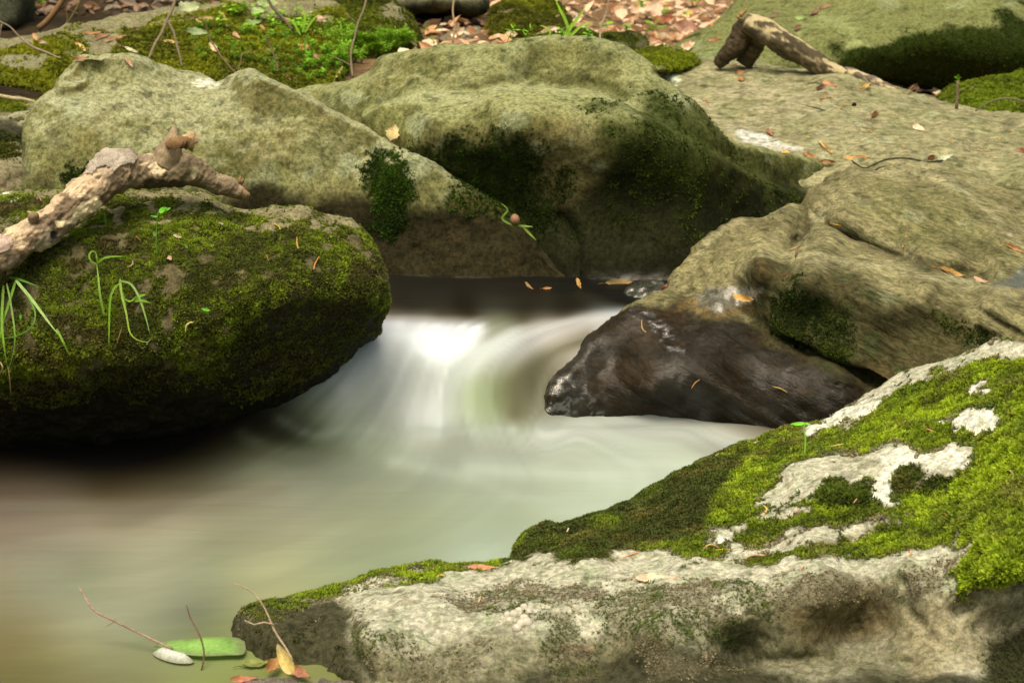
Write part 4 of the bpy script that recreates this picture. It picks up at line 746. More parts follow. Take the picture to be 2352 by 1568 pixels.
# ================================================================== THINGS LYING, STANDING AND GROWING ON THE STONES
def hit(x, y, only=None):
    o = Vector(CAM.tolist()); d = Vector(ray(x, y).tolist()).normalized(); best = None
    for k, (ob, bv) in ROCKS.items():
        if only and k not in only: continue
        r = bv.ray_cast(o, d)
        if r[0] is not None and (best is None or r[3] < best[3]): best = r
    if best is None:
        return P(x, y, 6.0), np.array([0, 0, 1.0])
    n = np.array(best[1]); 
    if n@np.array(d) > 0: n = -n
    return np.array(best[0]), n
def depth_of(p): return float((np.asarray(p)-CAM)@FW)
def rot_frames(C):
    C = np.asarray(C); T = np.gradient(C, axis=0); T /= np.linalg.norm(T, axis=1, keepdims=True)+1e-12
    a = np.array([0, 0, 1.0]) if abs(T[0, 2]) < 0.9 else np.array([1.0, 0, 0])
    N = []; n = a-T[0]*(a@T[0]); n /= np.linalg.norm(n)
    for t in T:
        n = n-t*(n@t); n /= np.linalg.norm(n); N.append(n)
    N = np.array(N); return T, N, np.cross(T, N)
def resample(P3, R, step):
    P3 = np.asarray(P3, float); R = np.asarray(R, float)
    q = catmull(np.hstack([P3, R[:, None]]), 12, closed=False)
    s = np.concatenate([[0], np.cumsum(np.linalg.norm(np.diff(q[:, :3], axis=0), axis=1))])
    n = max(3, int(s[-1]/step)); t = np.linspace(0, s[-1], n)
    return np.stack([np.interp(t, s, q[:, i]) for i in range(3)], 1), np.interp(t, s, q[:, 3])
def tube(P3, R, sides=8, step=0.01, wob=0.0, seed=0, jag=0.0):
    C, r = resample(P3, R, step); T, N, B = rot_frames(C); n = len(C)
    a = np.linspace(0, 2*np.pi, sides, endpoint=False)
    V = C[:, None, :]+(np.cos(a)[None, :, None]*N[:, None, :]+np.sin(a)[None, :, None]*B[:, None, :])*r[:, None, None]
    V = V.reshape(-1, 3); O = np.repeat(C, sides, 0); rr = np.repeat(r, sides)
    if wob:
        d = V-O; L = np.linalg.norm(d, axis=1, keepdims=True)+1e-9
        V = O+d*(1+wob*fbm(O*1.0+d*0.8, 14, 3, seed)[:, None]+0.35*wob*fbm(V, 60, 2, seed+3)[:, None])
    i = np.arange(n-1)[:, None]*sides; j = np.arange(sides)[None, :]; k = (j+1) % sides
    F = np.stack([i+j, i+k, i+sides+k, i+sides+j], 2).reshape(-1, 4)
    V = np.vstack([V, C[0], C[-1]]); c0, c1 = len(V)-2, len(V)-1
    F = F.tolist()+[(c0, int((q+1) % sides), int(q)) for q in range(sides)]+[(c1, int((n-1)*sides+q), int((n-1)*sides+(q+1) % sides)) for q in range(sides)]
    return V, F
def merge(parts):
    Vs, Fs, Cs = [], [], []; o = 0
    for V, F, c in parts:
        V = np.asarray(V); Vs.append(V); Fs += [tuple(int(i)+o for i in f) for f in F]; Cs.append(c if np.ndim(c) == 2 else full(len(V), c)); o += len(V)
    return np.vstack(Vs), Fs, np.vstack(Cs)
def base_of(V):
    V = np.asarray(V); return np.array([V[:, 0].mean(), V[:, 1].mean(), V[:, 2].min()])
def add_thing(name, label, cat, V, F, C, mat, group=None, smooth=True):
    me = mesh_from(name, V, F, {'tint': np.clip(C, 0.002, 0.95)}, mat, smooth)
    o = link(name, me, None, label, cat, group); origin_to(o, base_of(V)); return o
def add_part(name, parent, V, F, C, mat, label=None, smooth=True):
    V = np.asarray(V)-np.array(parent.location)
    me = mesh_from(name, V, F, {'tint': np.clip(C, 0.002, 0.95)}, mat, smooth); return link(name, me, parent, label)
def empty(name, label, cat, loc, group=None):
    o = link(name, None, None, label, cat, group); o.location = [float(c) for c in loc]; return o

def on_path(pts, lift=0.002, only=None):
    """points of a sight line polyline laid on whatever stone is beneath"""
    out = []
    for p in pts:
        h, n = hit(p[0], p[1], only); out.append(h+n*lift)
    return np.array(out)
def straw(pts, w, col, label, group='straw bits on the moss', name='straw', cat='straw', only=None, lift=0.004):
    Q = on_path(pts, lift, only); d = np.median([depth_of(q) for q in Q])
    # keep it from diving into the tufts: even out the depths
    Q = np.array([P(p[0], p[1], 0.5*depth_of(q)+0.5*d) for p, q in zip(pts, Q)])
    m = pxm(d)*w/2; n = len(pts)
    R = m*np.array([0.5]+[1.0]*(n-2)+[0.4]) if n > 2 else m*np.array([0.7, 0.6])
    V, F = tube(Q, R, 6, 0.004)
    return add_thing(name, label, cat, V, F, lin(col)*(1+0.2*fbm(V, 90, 2, 3))[:, None], M_DRY, group)
def leaf_geo(a, b, w, nrm, curl=0.3, fold=0.25, wavy=0.1, tip=1.0, seed=0, col=(200, 150, 80), col2=None, jag=0.0):
    a = np.asarray(a, float); b = np.asarray(b, float); ax = b-a; L = np.linalg.norm(ax); ax = ax/L
    s = np.cross(nrm, ax); s /= np.linalg.norm(s)+1e-9; up = np.cross(ax, s)
    nu, nv = 15, 7; V = []; rg = np.random.default_rng(seed+1); ph = rg.random(3)*6
    for i in range(nu):
        u = i/(nu-1); prof = (math.sin(math.pi*min(1, u**0.8*0.97+0.03))**0.75)*(1-0.15*u)*tip+0.03
        for j in range(nv):
            v = (j/(nv-1)-0.5)*2; e = 1+jag*math.sin(u*23+ph[0])*abs(v)
            ang = v*curl*2.2
            r = w/2/max(0.4, abs(curl*2.2)) if curl > 0.2 else 0
            if curl > 0.2: lx, lz = math.sin(ang)*r*prof*e, (1-math.cos(ang))*r*prof
            else: lx, lz = v*w/2*prof*e, abs(v)*fold*w/2*prof
            lz += wavy*w*0.3*math.sin(u*7+v*2+ph[1])+fold*L*0.22*(4*(u-0.5)**2)
            V.append(a+ax*(u*L)+s*lx+up*lz)
    V = np.array(V); F = [(i*nv+j, i*nv+j+1, (i+1)*nv+j+1, (i+1)*nv+j) for i in range(nu-1) for j in range(nv-1)]
    c = lin(col); C = full(len(V), c)*(1+0.25*fbm(V, 60, 3, seed))[:, None]
    if col2 is not None: C = mixc(C, lin(col2), sstep(0.0, 0.35, fbm(V, 35, 3, seed+5)))
    vv = np.tile(np.abs(np.linspace(-1, 1, nv)), nu); C = C*(0.82+0.18*np.minimum(1, vv*3))[:, None]
    return V, F, C
def leaf(x1, y1, x2, y2, w, col, label, col2=None, curl=0.3, fold=0.3, face=0.6, group=None, name='leaf', only=None, lift=0.006, cat='leaf', seed=0, jag=0.0, mat=None, stalk=True, wavy=0.15):
    (a, n1), (b, n2) = hit(x1, y1, only), hit(x2, y2, only); da, db = depth_of(a), depth_of(b); d = min(da, db)
    da = min(da, d+0.10); db = min(db, d+0.10)
    a = P(x1, y1, da-lift); b = P(x2, y2, db-lift); tc = CAM-a; tc /= np.linalg.norm(tc)
    nn = n1+n2; nn = nn/(np.linalg.norm(nn)+1e-9); nn = nn*(1-face)+tc*face
    V, F, C = leaf_geo(a, b, w*pxm(d)*1.35, nn, curl, fold, wavy+0.15, 1.0, seed, col, col2, jag+0.14); C = C*0.72+0.28*C.mean(1, keepdims=True)*np.array([1.15, 1.05, 0.8]); C = np.clip(C*1.05+0.03, 0, 0.95)
    if stalk:
        ax = (b-a); st, sf = tube([a, a-ax*0.12+np.array([0, 0, 0.003]), a-ax*0.25], [0.0012, 0.001, 0.0008], 5, 0.004)
        V, F, C = merge([(V, F, C), (st, sf, lin(col)*0.7)])
    return add_thing(name, label, cat, V, F, C, mat or M_DRY, group)
def twig(paths, label, col=(95, 85, 70), name='twig', cat='twig', group=None, mat=None, part='side_shoot'):
    """paths: lists of (x, y, depth, width)"""
    def geo(p, sd_):
        Q = np.array([P(a, b, d) for a, b, d, w in p]); R = [w/2*pxm(d) for a, b, d, w in p]
        V, F = tube(Q, R, 8, 0.012, 0.25, sd_); return V, F, lin(col)*(1+0.3*fbm(V, 40, 3, sd_))[:, None]
    V, F, C = geo(paths[0], 3)
    o = add_thing(name, label, cat, V, F, C, mat or M_TWIG, group)
    for i, p in enumerate(paths[1:]):
        V, F, C = geo(p, 5+i); add_part(part, o, V, F, C, mat or M_TWIG)
    return o

# ---------------------------------------------------------------- dead branch on the left boulder
def bark_wood(x, y, V, base, streak=0.35, f=(9, 60)):
    t = full(len(V), base)*(1+streak*fbm(V*np.array([0.35, 0.35, 1.5]), f[0]*3, 4, 5)+0.22*fbm(V, f[1], 3, 6))[:, None]
    return t
def cb(l): return [(a*0.249, 269.5+b*0.249) for a, b in l]
def plate(V, F, N, mask, off):
    """a sheet lifted off the wood where the mask holds, with its edge turned down"""
    F = np.array([f for f in F if len(f) == 4]); k = (mask[F] > 0.5).all(1); F = F[k]
    if len(F) == 0: return None
    u, inv = np.unique(F.ravel(), return_inverse=True); F2 = inv.reshape(-1, 4); n = len(u)
    top = V[u]+N[u]*off*(1+0.25*fbm(V[u], 60, 2, 8))[:, None]; bot = V[u]-N[u]*0.001
    e = {}
    for f in F2:
        for i in range(4):
            a, b = int(f[i]), int(f[(i+1) % 4]); e[(a, b)] = 1
    side = [(a, b, b+n, a+n)[::-1] for (a, b) in e if (b, a) not in e]
    return np.vstack([top, bot]), [tuple(map(int, f)) for f in F2]+side
def build_branch():
    cp = [(-300,1430,165,4.79),(0,1262,160,4.82),(250,1105,152,4.85),(450,985,158,4.88),(700,805,160,4.91),(900,640,168,4.95),(1060,505,190,4.99),(1250,500,150,5.02),(1480,490,160,5.04),(1680,480,168,5.05),(1830,520,128,5.07),(1950,595,95,5.08),(2080,635,88,5.09),(2200,690,70,5.10),(2275,735,36,5.11)]
    pp = [P(a*0.249, 269.5+b*0.249, d) for a, b, r, d in cp]; rr = [r*0.249*pxm(d) for a, b, r, d in cp]
    V, F = tube(pp, rr, 150, 0.0022, 0.30, 21)
    me = mesh_from('dead_branch', V, F); N = get_no(me); x, y, _ = proj(V)
    V = V+N*(0.0035*fbm(V*np.array([1, 1, 1]), 75, 3, 9)+0.004*fbm(np.stack([(V[:, 0]-V[:, 2])*60, V[:, 1]*60, (V[:, 0]+V[:, 2])*7], 1), 1.0, 3, 14))[:, None]
    t = bark_wood(x, y, V, (0.46, 0.355, 0.235), 0.5)
    # grain along the limb
    g = fbm(np.stack([(V[:, 0]-V[:, 2])*50, V[:, 1]*40, (V[:, 0]+V[:, 2])*6], 1), 1.0, 3, 14); t = t*(1+0.7*g)[:, None]; t0 = 0
    t = mixc(t, (0.16, 0.115, 0.075), sstep(0.05, 0.35, fbm(V, 12, 4, 16))*0.8)
    t = mixc(t, (0.66, 0.52, 0.36), sstep(0.1, 0.7, N[:, 2]-0.3*N[:, 0]+0.3*fbm(V, 18, 3, 19))*0.7); under = sstep(0.25, -0.45, N[:, 2]); t = mixc(t, (0.10, 0.07, 0.04), under*0.8)  # painted light on the upper left side, painted shade underneath
    t = mixc(t, (0.07, 0.05, 0.032), sstep(0.06, 0.20, g+0.5*fbm(V, 9, 3, 15))*0.75); t = mixc(t, (0.30, 0.25, 0.19), sstep(0.1, 0.35, fbm(V, 22, 4, 17))*0.6)
    right = msk(x, y, cb([(1560,300),(1900,300),(2400,700),(2300,900),(1500,760),(1400,600)]), 12, V, 20, 18, 3); t = mixc(t, (0.20, 0.16, 0.10), right*0.6)
    dk = msk(x, y, cb([(1350,560),(1550,560),(1900,640),(1900,760),(1300,760)]), 10, V, 20, 20, 4); t = mixc(t, (0.055, 0.045, 0.028), dk*0.8)
    for i, pl in enumerate([[(660,860),(760,800),(900,730),(950,790),(880,880),(800,930),(740,965),(640,965)], [(1370,450),(1440,405),(1555,420),(1560,500),(1500,545),(1410,545)], [(1755,500),(1800,440),(1835,470),(1800,570),(1755,600)], [(520,960),(640,930),(700,970),(620,1000),(540,1000)], [(1460,300),(1560,280),(1540,340),(1480,330)], [(700,700),(780,690),(800,720),(740,740)]]):
        t = mixc(t, (0.72, 0.62, 0.42), msk(x, y, cb(pl), 2, V, 12, 45, 20+i)*0.95)
    fun = msk(x, y, cb([(290,1210),(360,1110),(450,1020),(530,1060),(570,1200),(460,1250),(350,1240)]), 4, V, 9, 60, 30); t = mixc(t, (0.34, 0.30, 0.22), fun*0.85)
    kn = np.exp(-(((x-124.5)/9)**2+((y-541)/12)**2)); t = mixc(t, (0.02, 0.018, 0.02), np.clip(kn*1.6, 0, 1)*0.95)
    V = V-N*(0.014*kn)[:, None]; V = V+N*(0.004*fun)[:, None]
    kn2 = np.exp(-(((x-271)/14)**2+((y-424)/12)**2)); t = mixc(t, (0.10, 0.065, 0.04), kn2*0.8)
    root = empty('dead_branch', 'thick pale dead branch with grey bark scraps, lying on the mossy boulder', 'branch', P(174, 470, 4.94))
    add_part('wood', root, V, F, t, M_BARK)
    bp = msk(x, y, cb([(775,590),(800,520),(830,440),(870,400),(930,330),(1050,280),(1180,290),(1265,370),(1210,425),(1130,465),(1045,505),(975,455),(940,470),(900,500),(865,545),(820,545)]), 2, V, 8, 50, 40)
    bp *= (N@(-FW) > -0.75)
    bs = [('bark_plate', bp, (0.36, 0.32, 0.27), 0.006, 'cracked grey bark plate over the hump of the branch')]
    b2 = msk(x, y, cb([(-300,1250),(-60,1100),(0,1095),(120,1100),(128,1150),(90,1190),(70,1220),(0,1260),(-300,1440)]), 2, V, 8, 50, 41)*(N@(-FW) > -0.2)
    bs.append(('bark_plate', b2, (0.48, 0.37, 0.32), 0.004, 'pinkish bark scrap at the left end of the branch'))
    for nm, mk, c, off, lb in bs:
        r = plate(V, F, N, mk, off)
        if r: add_part(nm, root, r[0], r[1], full(len(r[0]), c)*(1+0.5*fbm(r[0]*np.array([1, 1, 2]), 40, 3, 50))[:, None], M_BARK, lb)
    # upright stub with torn hollow collar
    sp = [(1500,440,115,5.03),(1560,330,112,5.025),(1590,240,88,5.02),(1600,170,52,5.02),(1605,115,26,5.02),(1606,70,6,5.02)]
    V, F = tube([P(a*0.249, 269.5+b*0.249, d) for a, b, r, d in sp], [r*0.249*pxm(d) for a, b, r, d in sp], 40, 0.0035, 0.28, 31)
    _, y2, _ = proj(V); t = bark_wood(0, 0, V, (0.34, 0.27, 0.18), 0.5); t = mixc(t, (0.14, 0.09, 0.05), sstep(330, 312, y2)*0.25)
    add_part('stub', root, V, F, t, M_BARK)
    rg = np.random.default_rng(4)
    def shard(top, bot, dep, bow, c, nm, lb=None):
        n = 26; T_ = catmull(cb(top), 8, closed=False); B_ = catmull(cb(bot), 8, closed=False)
        ti = np.linspace(0, len(T_)-1, n).astype(int); bi = np.linspace(0, len(B_)-1, n).astype(int); rows = 6; V = []; C = []
        for i in range(n):
            jx = rg.normal(size=2)*0.7; jb = rg.normal(size=2)*1.5
            for j in range(rows):
                f = j/(rows-1); p = (T_[ti[i]]+jx)*(1-f)+(B_[bi[i]]+jb)*f
                V.append(P(p[0], p[1], dep-bow*math.sin(math.pi*i/(n-1))-0.010*math.sin(f*2.0))); C.append(np.array(c)*(1.5-1.0*f))
        V = np.array(V); F = [(i*rows+j, i*rows+j+1, (i+1)*rows+j+1, (i+1)*rows+j) for i in range(n-1) for j in range(rows-1)]
        nn = np.tile(FW*0.005, (len(V), 1)); W = np.vstack([V, V+nn]); m = len(V); F = F+[(d+m, c_+m, b+m, a+m) for a, b, c_, d in F]
        C = np.array(C); C = np.vstack([C, C*0.8]); C = C*(1+0.4*fbm(W, 70, 3, 8))[:, None]
        add_part(nm, root, W, F, C, M_BARK, lb)
    shard([(1515,235),(1580,190),(1680,172),(1760,190),(1800,230)], [(1535,275),(1600,300),(1650,285),(1700,285),(1765,315)], 4.985, 0.02, (0.17, 0.105, 0.05), 'torn_bark', 'torn dark bark collar around the stub')
    shard([(1680,165),(1740,140),(1790,128),(1835,190)], [(1700,260),(1730,270),(1770,260),(1815,240)], 4.995, 0.008, (0.34, 0.25, 0.15), 'torn_bark')
    # small knob with a thorny end
    V, F = tube([P(x_, y_, d_) for x_, y_, d_ in [(76, 505, 4.83), (79, 495, 4.82), (82, 488, 4.82)]], [0.012, 0.013, 0.007], 16, 0.003, 0.4, 3)
    add_part('knob', root, V, F, full(len(V), (0.22, 0.16, 0.10))*(1+0.4*fbm(V, 60, 3, 2))[:, None], M_BARK)
    V, F = tube([P(x_, y_, d_) for x_, y_, d_ in [(78, 492, 4.82), (70, 489, 4.82), (62, 485, 4.82)]], [0.004, 0.004, 0.001], 8, 0.003)
    add_part('thorn', root, V, F, full(len(V), (0.4, 0.33, 0.2)), M_BARK)
    V, F = tube([P(x_, y_, d_) for x_, y_, d_ in [(168, 434, 5.0), (174, 428, 5.0), (183, 421, 5.0)]], [0.008, 0.010, 0.006], 16, 0.003, 0.4, 3)
    add_part('knob', root, V, F, full(len(V), (0.25, 0.22, 0.18))*(1+0.4*fbm(V, 60, 3, 2))[:, None], M_BARK)
    # splinters at the torn far end
    for i, (a, b, c, e) in enumerate([(556, 432, 566, 455), (560, 440, 571, 451), (548, 425, 552, 404), (553, 420, 560, 410)]):
        V, F = tube([P(a, b, 5.10), P((a+c)/2+1, (b+e)/2, 5.09), P(c, e, 5.09)], [0.007, 0.005, 0.001], 8, 0.003, 0.3, i)
        add_part('splinter', root, V, F, full(len(V), (0.26, 0.16, 0.09)), M_BARK)
def build_log():
    def cc(l): return [(1427.8+a*0.3929, b*0.3929, r*0.3929, d) for a, b, r, d in l]
    root = empty('dead_log', 'weathered grey dead log, bent with a rotten hollow end, leaning on the pale slab', 'log', P(1850, 140, 7.85))
    segs = [('wood', cc([(716,128,62,7.82),(770,152,78,7.82),(860,200,90,7.80),(960,262,84,7.78),(1080,335,74,7.76),(1180,395,68,7.74),(1260,430,55,7.72),(1310,452,40,7.70)]), (0.17, 0.14, 0.085), 6),
            ('thin_end', cc([(1260,425,30,7.74),(1330,435,42,7.72),(1430,465,38,7.68),(1540,510,30,7.64),(1640,560,14,7.6)]), (0.30, 0.25, 0.19), 7),
            ('hollow_end', cc([(735,130,60,7.84),(705,190,72,7.86),(665,265,74,7.88),(610,325,60,7.9),(560,375,36,7.92)]), (0.10, 0.075, 0.045), 8),
            ('hollow_end', cc([(800,190,66,7.9),(770,260,70,7.92),(745,320,66,7.94),(710,380,60,7.95)]), (0.13, 0.10, 0.055), 9)]
    for nm, s, c, sd_ in segs:
        V, F = tube([P(a, b, d) for a, b, r, d in s], [r*pxm(d)*0.86 for a, b, r, d in s], 48, 0.006, 0.22, sd_)
        d1 = np.array([0.85, -0.05, -0.5]); u = V@(d1/np.linalg.norm(d1))
        q = np.stack([u*5, (V@np.array([0.5, 0, 0.85]))*60, V[:, 1]*50], 1); g = fbm(q, 1.0, 4, sd_)
        me = mesh_from('t', V, F); N = get_no(me); bpy.data.meshes.remove(me)
        V = V+N*(0.006*g)[:, None]
        t = full(len(V), c)*(1+1.3*g)[:, None]; t = mixc(t, np.array(c)*0.22, sstep(-0.02, 0.10, g)*0.8); t = mixc(t, np.array(c)*0.3, sstep(0.1, 0.4, fbm(V, 18, 3, 3))*0.6)
        t = mixc(t, (0.52, 0.45, 0.27), sstep(-0.02, -0.12, g)*sstep(-0.2, 0.5, N[:, 2])*0.85*(nm != 'hollow_end'))
        x, y, _ = proj(V); k = np.exp(-(((x-1893)/8)**2+((y-154)/8)**2)); t = mixc(t, (0.05, 0.04, 0.02), k*0.8)
        add_part(nm, root, V, F, t, M_BARK)
    for i, (a, b, c, e) in enumerate([(1700, 36, 1716, 20), (1694, 42, 1704, 26)]):
        V, F = tube([P(a, b, 7.8), P(c, e, 7.8)], [0.010, 0.003], 8, 0.004, 0.3, i); add_part('splinter', root, V, F, full(len(V), (0.3, 0.2, 0.08)), M_BARK)

# ---------------------------------------------------------------- grass and herbs
def blade_geo(pts, w, col, lift=0.012, depth=None, only=None):
    Q = []
    for i, p in enumerate(pts):
        if depth is not None: d = depth[i] if hasattr(depth, '__len__') else depth
        else: h, n = hit(p[0], p[1], only); d = depth_of(h)-lift*(0.3+1.2*math.sin(math.pi*min(1, i/(len(pts)-1)+0.1)))
        Q.append(P(p[0], p[1], d))
    Q = np.array(Q); n0 = len(Q)
    if depth is None:
        dd = np.array([depth_of(q) for q in Q]); dd = 0.5*dd+0.5*dd.min(); Q = np.array([P(p[0], p[1], d) for p, d in zip(pts, dd)])
    d = depth_of(Q[0]); C, r = resample(Q, [w*pxm(d)/2]*n0, 0.006); n = len(C)
    t = np.linspace(0, 1, n); wd = r*np.clip(np.minimum(t*8+0.5, 1)*(1-t**3)+0.05, 0, 1)
    T = np.gradient(C, axis=0); T /= np.linalg.norm(T, axis=1, keepdims=True)+1e-9
    s = np.cross(T, -FW+np.array([0.25, 0, 0.3])); s /= np.linalg.norm(s, axis=1, keepdims=True)+1e-9
    k = np.cross(s, T)*0.25
    V = np.stack([C-s*wd[:, None], C+k*wd[:, None]*-1.0, C+s*wd[:, None]], 1).reshape(-1, 3)
    F = [(i*3+j, i*3+j+1, (i+1)*3+j+1, (i+1)*3+j) for i in range(n-1) for j in range(2)]
    c = lin(col); CC = full(len(V), c)*(0.75+0.5*np.repeat(t, 3))[:, None]
    return V, F, CC
def grass_tuft(blades, label, loc, col=(95, 150, 45), w=5, name='grass_tuft', cat='grass tuft', **kw):
    root = empty(name, label, cat, loc)
    for i, b in enumerate(blades):
        V, F, C = blade_geo(b[0], b[1] if len(b) > 1 else w, b[2] if len(b) > 2 else col, **kw); add_part('blade', root, V, F, C, M_LEAF)
    return root
def herb_meshes(kind, seed):
    """a low herb about 1 unit tall: returns stem and leaves geometry around the origin"""
    rg = np.random.default_rng(seed); st = []; lv = []
    ns = {'feather': 6, 'broad': 2, 'spear': 2, 'tiny': 3}[kind]
    for s in range(ns):
        a = rg.random()*6.28; ln = rg.uniform(0.15, 0.6 if kind == 'feather' else 0.3); h = rg.uniform(0.75, 1.1)
        c = np.array([[0, 0, 0], [math.cos(a)*ln*0.3, math.sin(a)*ln*0.3, h*0.5], [math.cos(a)*ln, math.sin(a)*ln, h]])
        V, F = tube(c, [0.02, 0.016, 0.008], 5, 0.12); st.append((V, F, lin((90, 120, 50))))
        q, _ = resample(c, [1, 1, 1], 0.05)
        nl, L, W = {'feather': (14, 0.26, 0.07), 'broad': (4, 0.6, 0.34), 'spear': (7, 0.6, 0.14), 'tiny': (5, 0.4, 0.22)}[kind]
        for i in range(nl):
            u = (i+1)/nl; p = q[min(len(q)-1, int((0.25+0.75*u)*len(q)))]; b = i*2.4+rg.random()
            el = rg.uniform(-0.1, 0.5); dr = np.array([math.cos(b)*math.cos(el), math.sin(b)*math.cos(el), math.sin(el)])
            l = L*rg.uniform(0.7, 1.1); V, F, C = leaf_geo(p, p+dr*l, W*rg.uniform(0.8, 1.2), np.array([0, 0, 1.0])+0.3*rg.normal(size=3), 0.0, 0.25, 0.05, 1, int(rg.integers(99)), (125, 165, 45))
            lv.append((V, F, C*rg.uniform(0.7, 1.3)))
    S = merge(st); Lg = merge(lv)
    return mesh_from('stem', S[0], S[1], {'tint': S[2]}, M_LEAF), mesh_from('leaves', Lg[0], Lg[1], {'tint': Lg[2]}, M_LEAF)
HERB = {}
def herb(x, y, h, kind, label, group, name='herb', only=None, ang=None, tone=None):
    k = (kind, tone, random.randrange(3))
    if k not in HERB:
        a, b = herb_meshes(kind, 10+len(HERB))
        if tone:
            at = b.attributes['tint']; c = np.empty(len(b.vertices)*4, np.float32); at.data.foreach_get('color', c); c = c.reshape(-1, 4); c[:, :3] *= np.array(tone); at.data.foreach_set('color', c.ravel())
        HERB[k] = (a, b)
    p, n = hit(x, y, only); d = depth_of(p); s = h*pxm(d)
    r = link(name, None, None, label, 'plant', group); r.location = [float(c) for c in p]; r.rotation_euler = (random.uniform(-.25, .25), random.uniform(-.25, .25), random.uniform(0, 6.28)); r.scale = (s, s, s)
    a = link('stem', HERB[k][0], r); b = link('leaves', HERB[k][1], r); return r

def build_things():
    global M_BARK
    M_BARK = tint_material('weathered_wood', 0.8, 0.2, 0.0, 260, 0.28)
    build_branch(); build_log()
    EA = ['A']; R = random.Random(3)
    # dry leaves on the pale slab and the tan boulder
    OR, YE, BR, TA, CR = (205, 130, 40), (225, 175, 55), (130, 80, 45), (190, 145, 95), (235, 215, 180)
    sl = 'dry leaves on the pale slab'
    leaf(1873, 208, 1896, 199, 12, BR, 'dark brown twisted leaf, lower one of the crossed pair below the log', (90, 60, 45), 0.7, group=sl, seed=1)
    leaf(1892, 190, 1924, 201, 13, (200, 140, 95), 'tan orange leaf, upper one of the crossed pair below the log', OR, 0.4, group=sl, seed=2)
    leaf(1975, 205, 1997, 194, 11, YE, 'yellow curled leaf on the slab where the log tapers off', (190, 140, 40), 0.5, group=sl, seed=3)
    leaf(1886, 230, 1897, 220, 9, OR, 'small orange leaf scrap with straws, below the crossed brown leaves', group=sl, seed=4)
    leaf(2002, 273, 2018, 257, 14, (175, 105, 35), 'orange brown curled leaf standing alone in the middle of the slab', (110, 60, 25), 0.9, group=sl, seed=5)
    leaf(2100, 291, 2126, 303, 14, CR, 'cream white leaf on the slab', (235, 225, 205), 0.3, group=sl, seed=6)
    leaf(1762, 300, 1778, 315, 12, (165, 110, 70), 'brown leaf just above the white streak on the slab', (200, 160, 120), 0.6, group=sl, seed=7)
    leaf(1884, 328, 1914, 356, 16, (230, 190, 120), 'rolled orange leaf with a pale middle, largest on the slab', (215, 140, 30), 1.0, group=sl, seed=8, face=0.5)
    leaf(1943, 365, 1999, 360, 10, (235, 165, 60), 'long orange and yellow leaf lying level on the slab', (220, 110, 40), 0.3, group=sl, seed=9)
    leaf(1849, 354, 1880, 366, 9, (190, 125, 60), 'narrow tan leaf between the yellow scrap and the brown gold leaf', OR, 0.5, group=sl, seed=10)
    leaf(1884, 372, 1920, 373, 12, (165, 115, 45), 'brown gold leaf below the rolled orange leaf', (120, 80, 30), 0.6, group=sl, seed=11)
    leaf(1799, 350, 1816, 354, 10, (240, 195, 85), 'small yellow scrap at the lower end of the white streak', YE, 0.2, group=sl, seed=12)
    leaf(2128, 366, 2151, 359, 12, BR, 'crumpled brown leaf touching the pale green leaf', OR, 0.9, group=sl, seed=13)
    leaf(2151, 368, 2187, 357, 9, (205, 225, 180), 'pale green leaf at the right end of the long black twig', (225, 235, 210), 0.2, group=sl, seed=14, mat=M_LEAF)
    leaf(2338, 343, 2360, 351, 10, (150, 70, 40), 'red brown leaf at the right edge of the slab', OR, group=sl, seed=15)
    leaf(1678, 151, 1697, 153, 6, (160, 95, 40), 'flat brown leaf at the top rim of the slab left of the log foot', group=sl, seed=16)
    leaf(1690, 169, 1712, 164, 9, (205, 135, 70), 'pale orange leaf, middle of the three below the hollow log end', (230, 190, 140), 0.5, group=sl, seed=17)
    leaf(1698, 180, 1708, 188, 9, (190, 110, 45), 'orange leaf, lowest of the three below the hollow log end', group=sl, seed=18)
    leaf(1616, 232, 1628, 236, 6, (170, 100, 55), 'tiny red brown scrap near the left end of the slab', group=sl, seed=19)
    twig([[(1855, 193, 7.3, 2.5), (1873, 190, 7.3, 3), (1890, 196, 7.25, 2)]], 'short brown twig touching the crossed brown leaves')
    def surf_twig(pts, w, label, col=(60, 55, 45), only=None, lift=0.006):
        p = []
        for (x, y) in pts: h, n = hit(x, y, only); p.append((x, y, depth_of(h)-lift, w))
        return twig([p], label, col)
    surf_twig([(1957, 369), (1970, 379), (1987, 386), (2010, 377), (2035, 366), (2062, 363), (2089, 364), (2115, 369), (2138, 372), (2165, 368)], 3.2, 'long wavy black twig across the lower edge of the slab')
    surf_twig([(2011, 391), (2020, 385), (2033, 382)], 3, 'short black twig just under the long wavy one')
    surf_twig([(1852, 243), (1875, 248), (1895, 254)], 2.5, 'thin dark twig in the upper middle of the slab')
    surf_twig([(1997, 196), (2012, 193), (2030, 198)], 2.0, 'thin dark twig beside the yellow leaf near the log')
    for i, (x1, y1, x2, y2) in enumerate([(1700,262,1716,270),(1868,290,1885,293),(1932,238,1950,236),(1760,268,1770,262),(1900,222,1915,226),(1925,250,1938,252),(2070,330,2078,348),(2113,312,2130,316),(2210,290,2222,286),(2240,345,2260,350),(2290,325,2300,318),(1990,300,2002,304),(2130,345,2133,352),(2050,262,2060,266),(2010,318,2018,338),(1850,315,1862,320),(2260,362,2285,358),(1950,285,1962,279),(2175,318,2190,324),(2315,300,2330,305)]):
        straw([(x1, y1), ((x1+x2)/2+2, (y1+y2)/2-3), (x2, y2)], 2.4, (215, 180, 110), 'thin pale straw scattered on the wide slab', 'straws on the pale slab')
    V, F = tube([P(1957, 242, 6.98), P(1962, 240, 6.98), P(1967, 241, 6.98)], [0.004, 0.0085, 0.004], 10, 0.003, 0.3)
    add_thing('seed', 'black seed pod on the slab above the curled orange leaf', 'seed', V, F, full(len(V), (0.02, 0.016, 0.012)), M_TWIG)
    el = 'dry leaves on the tan boulder'
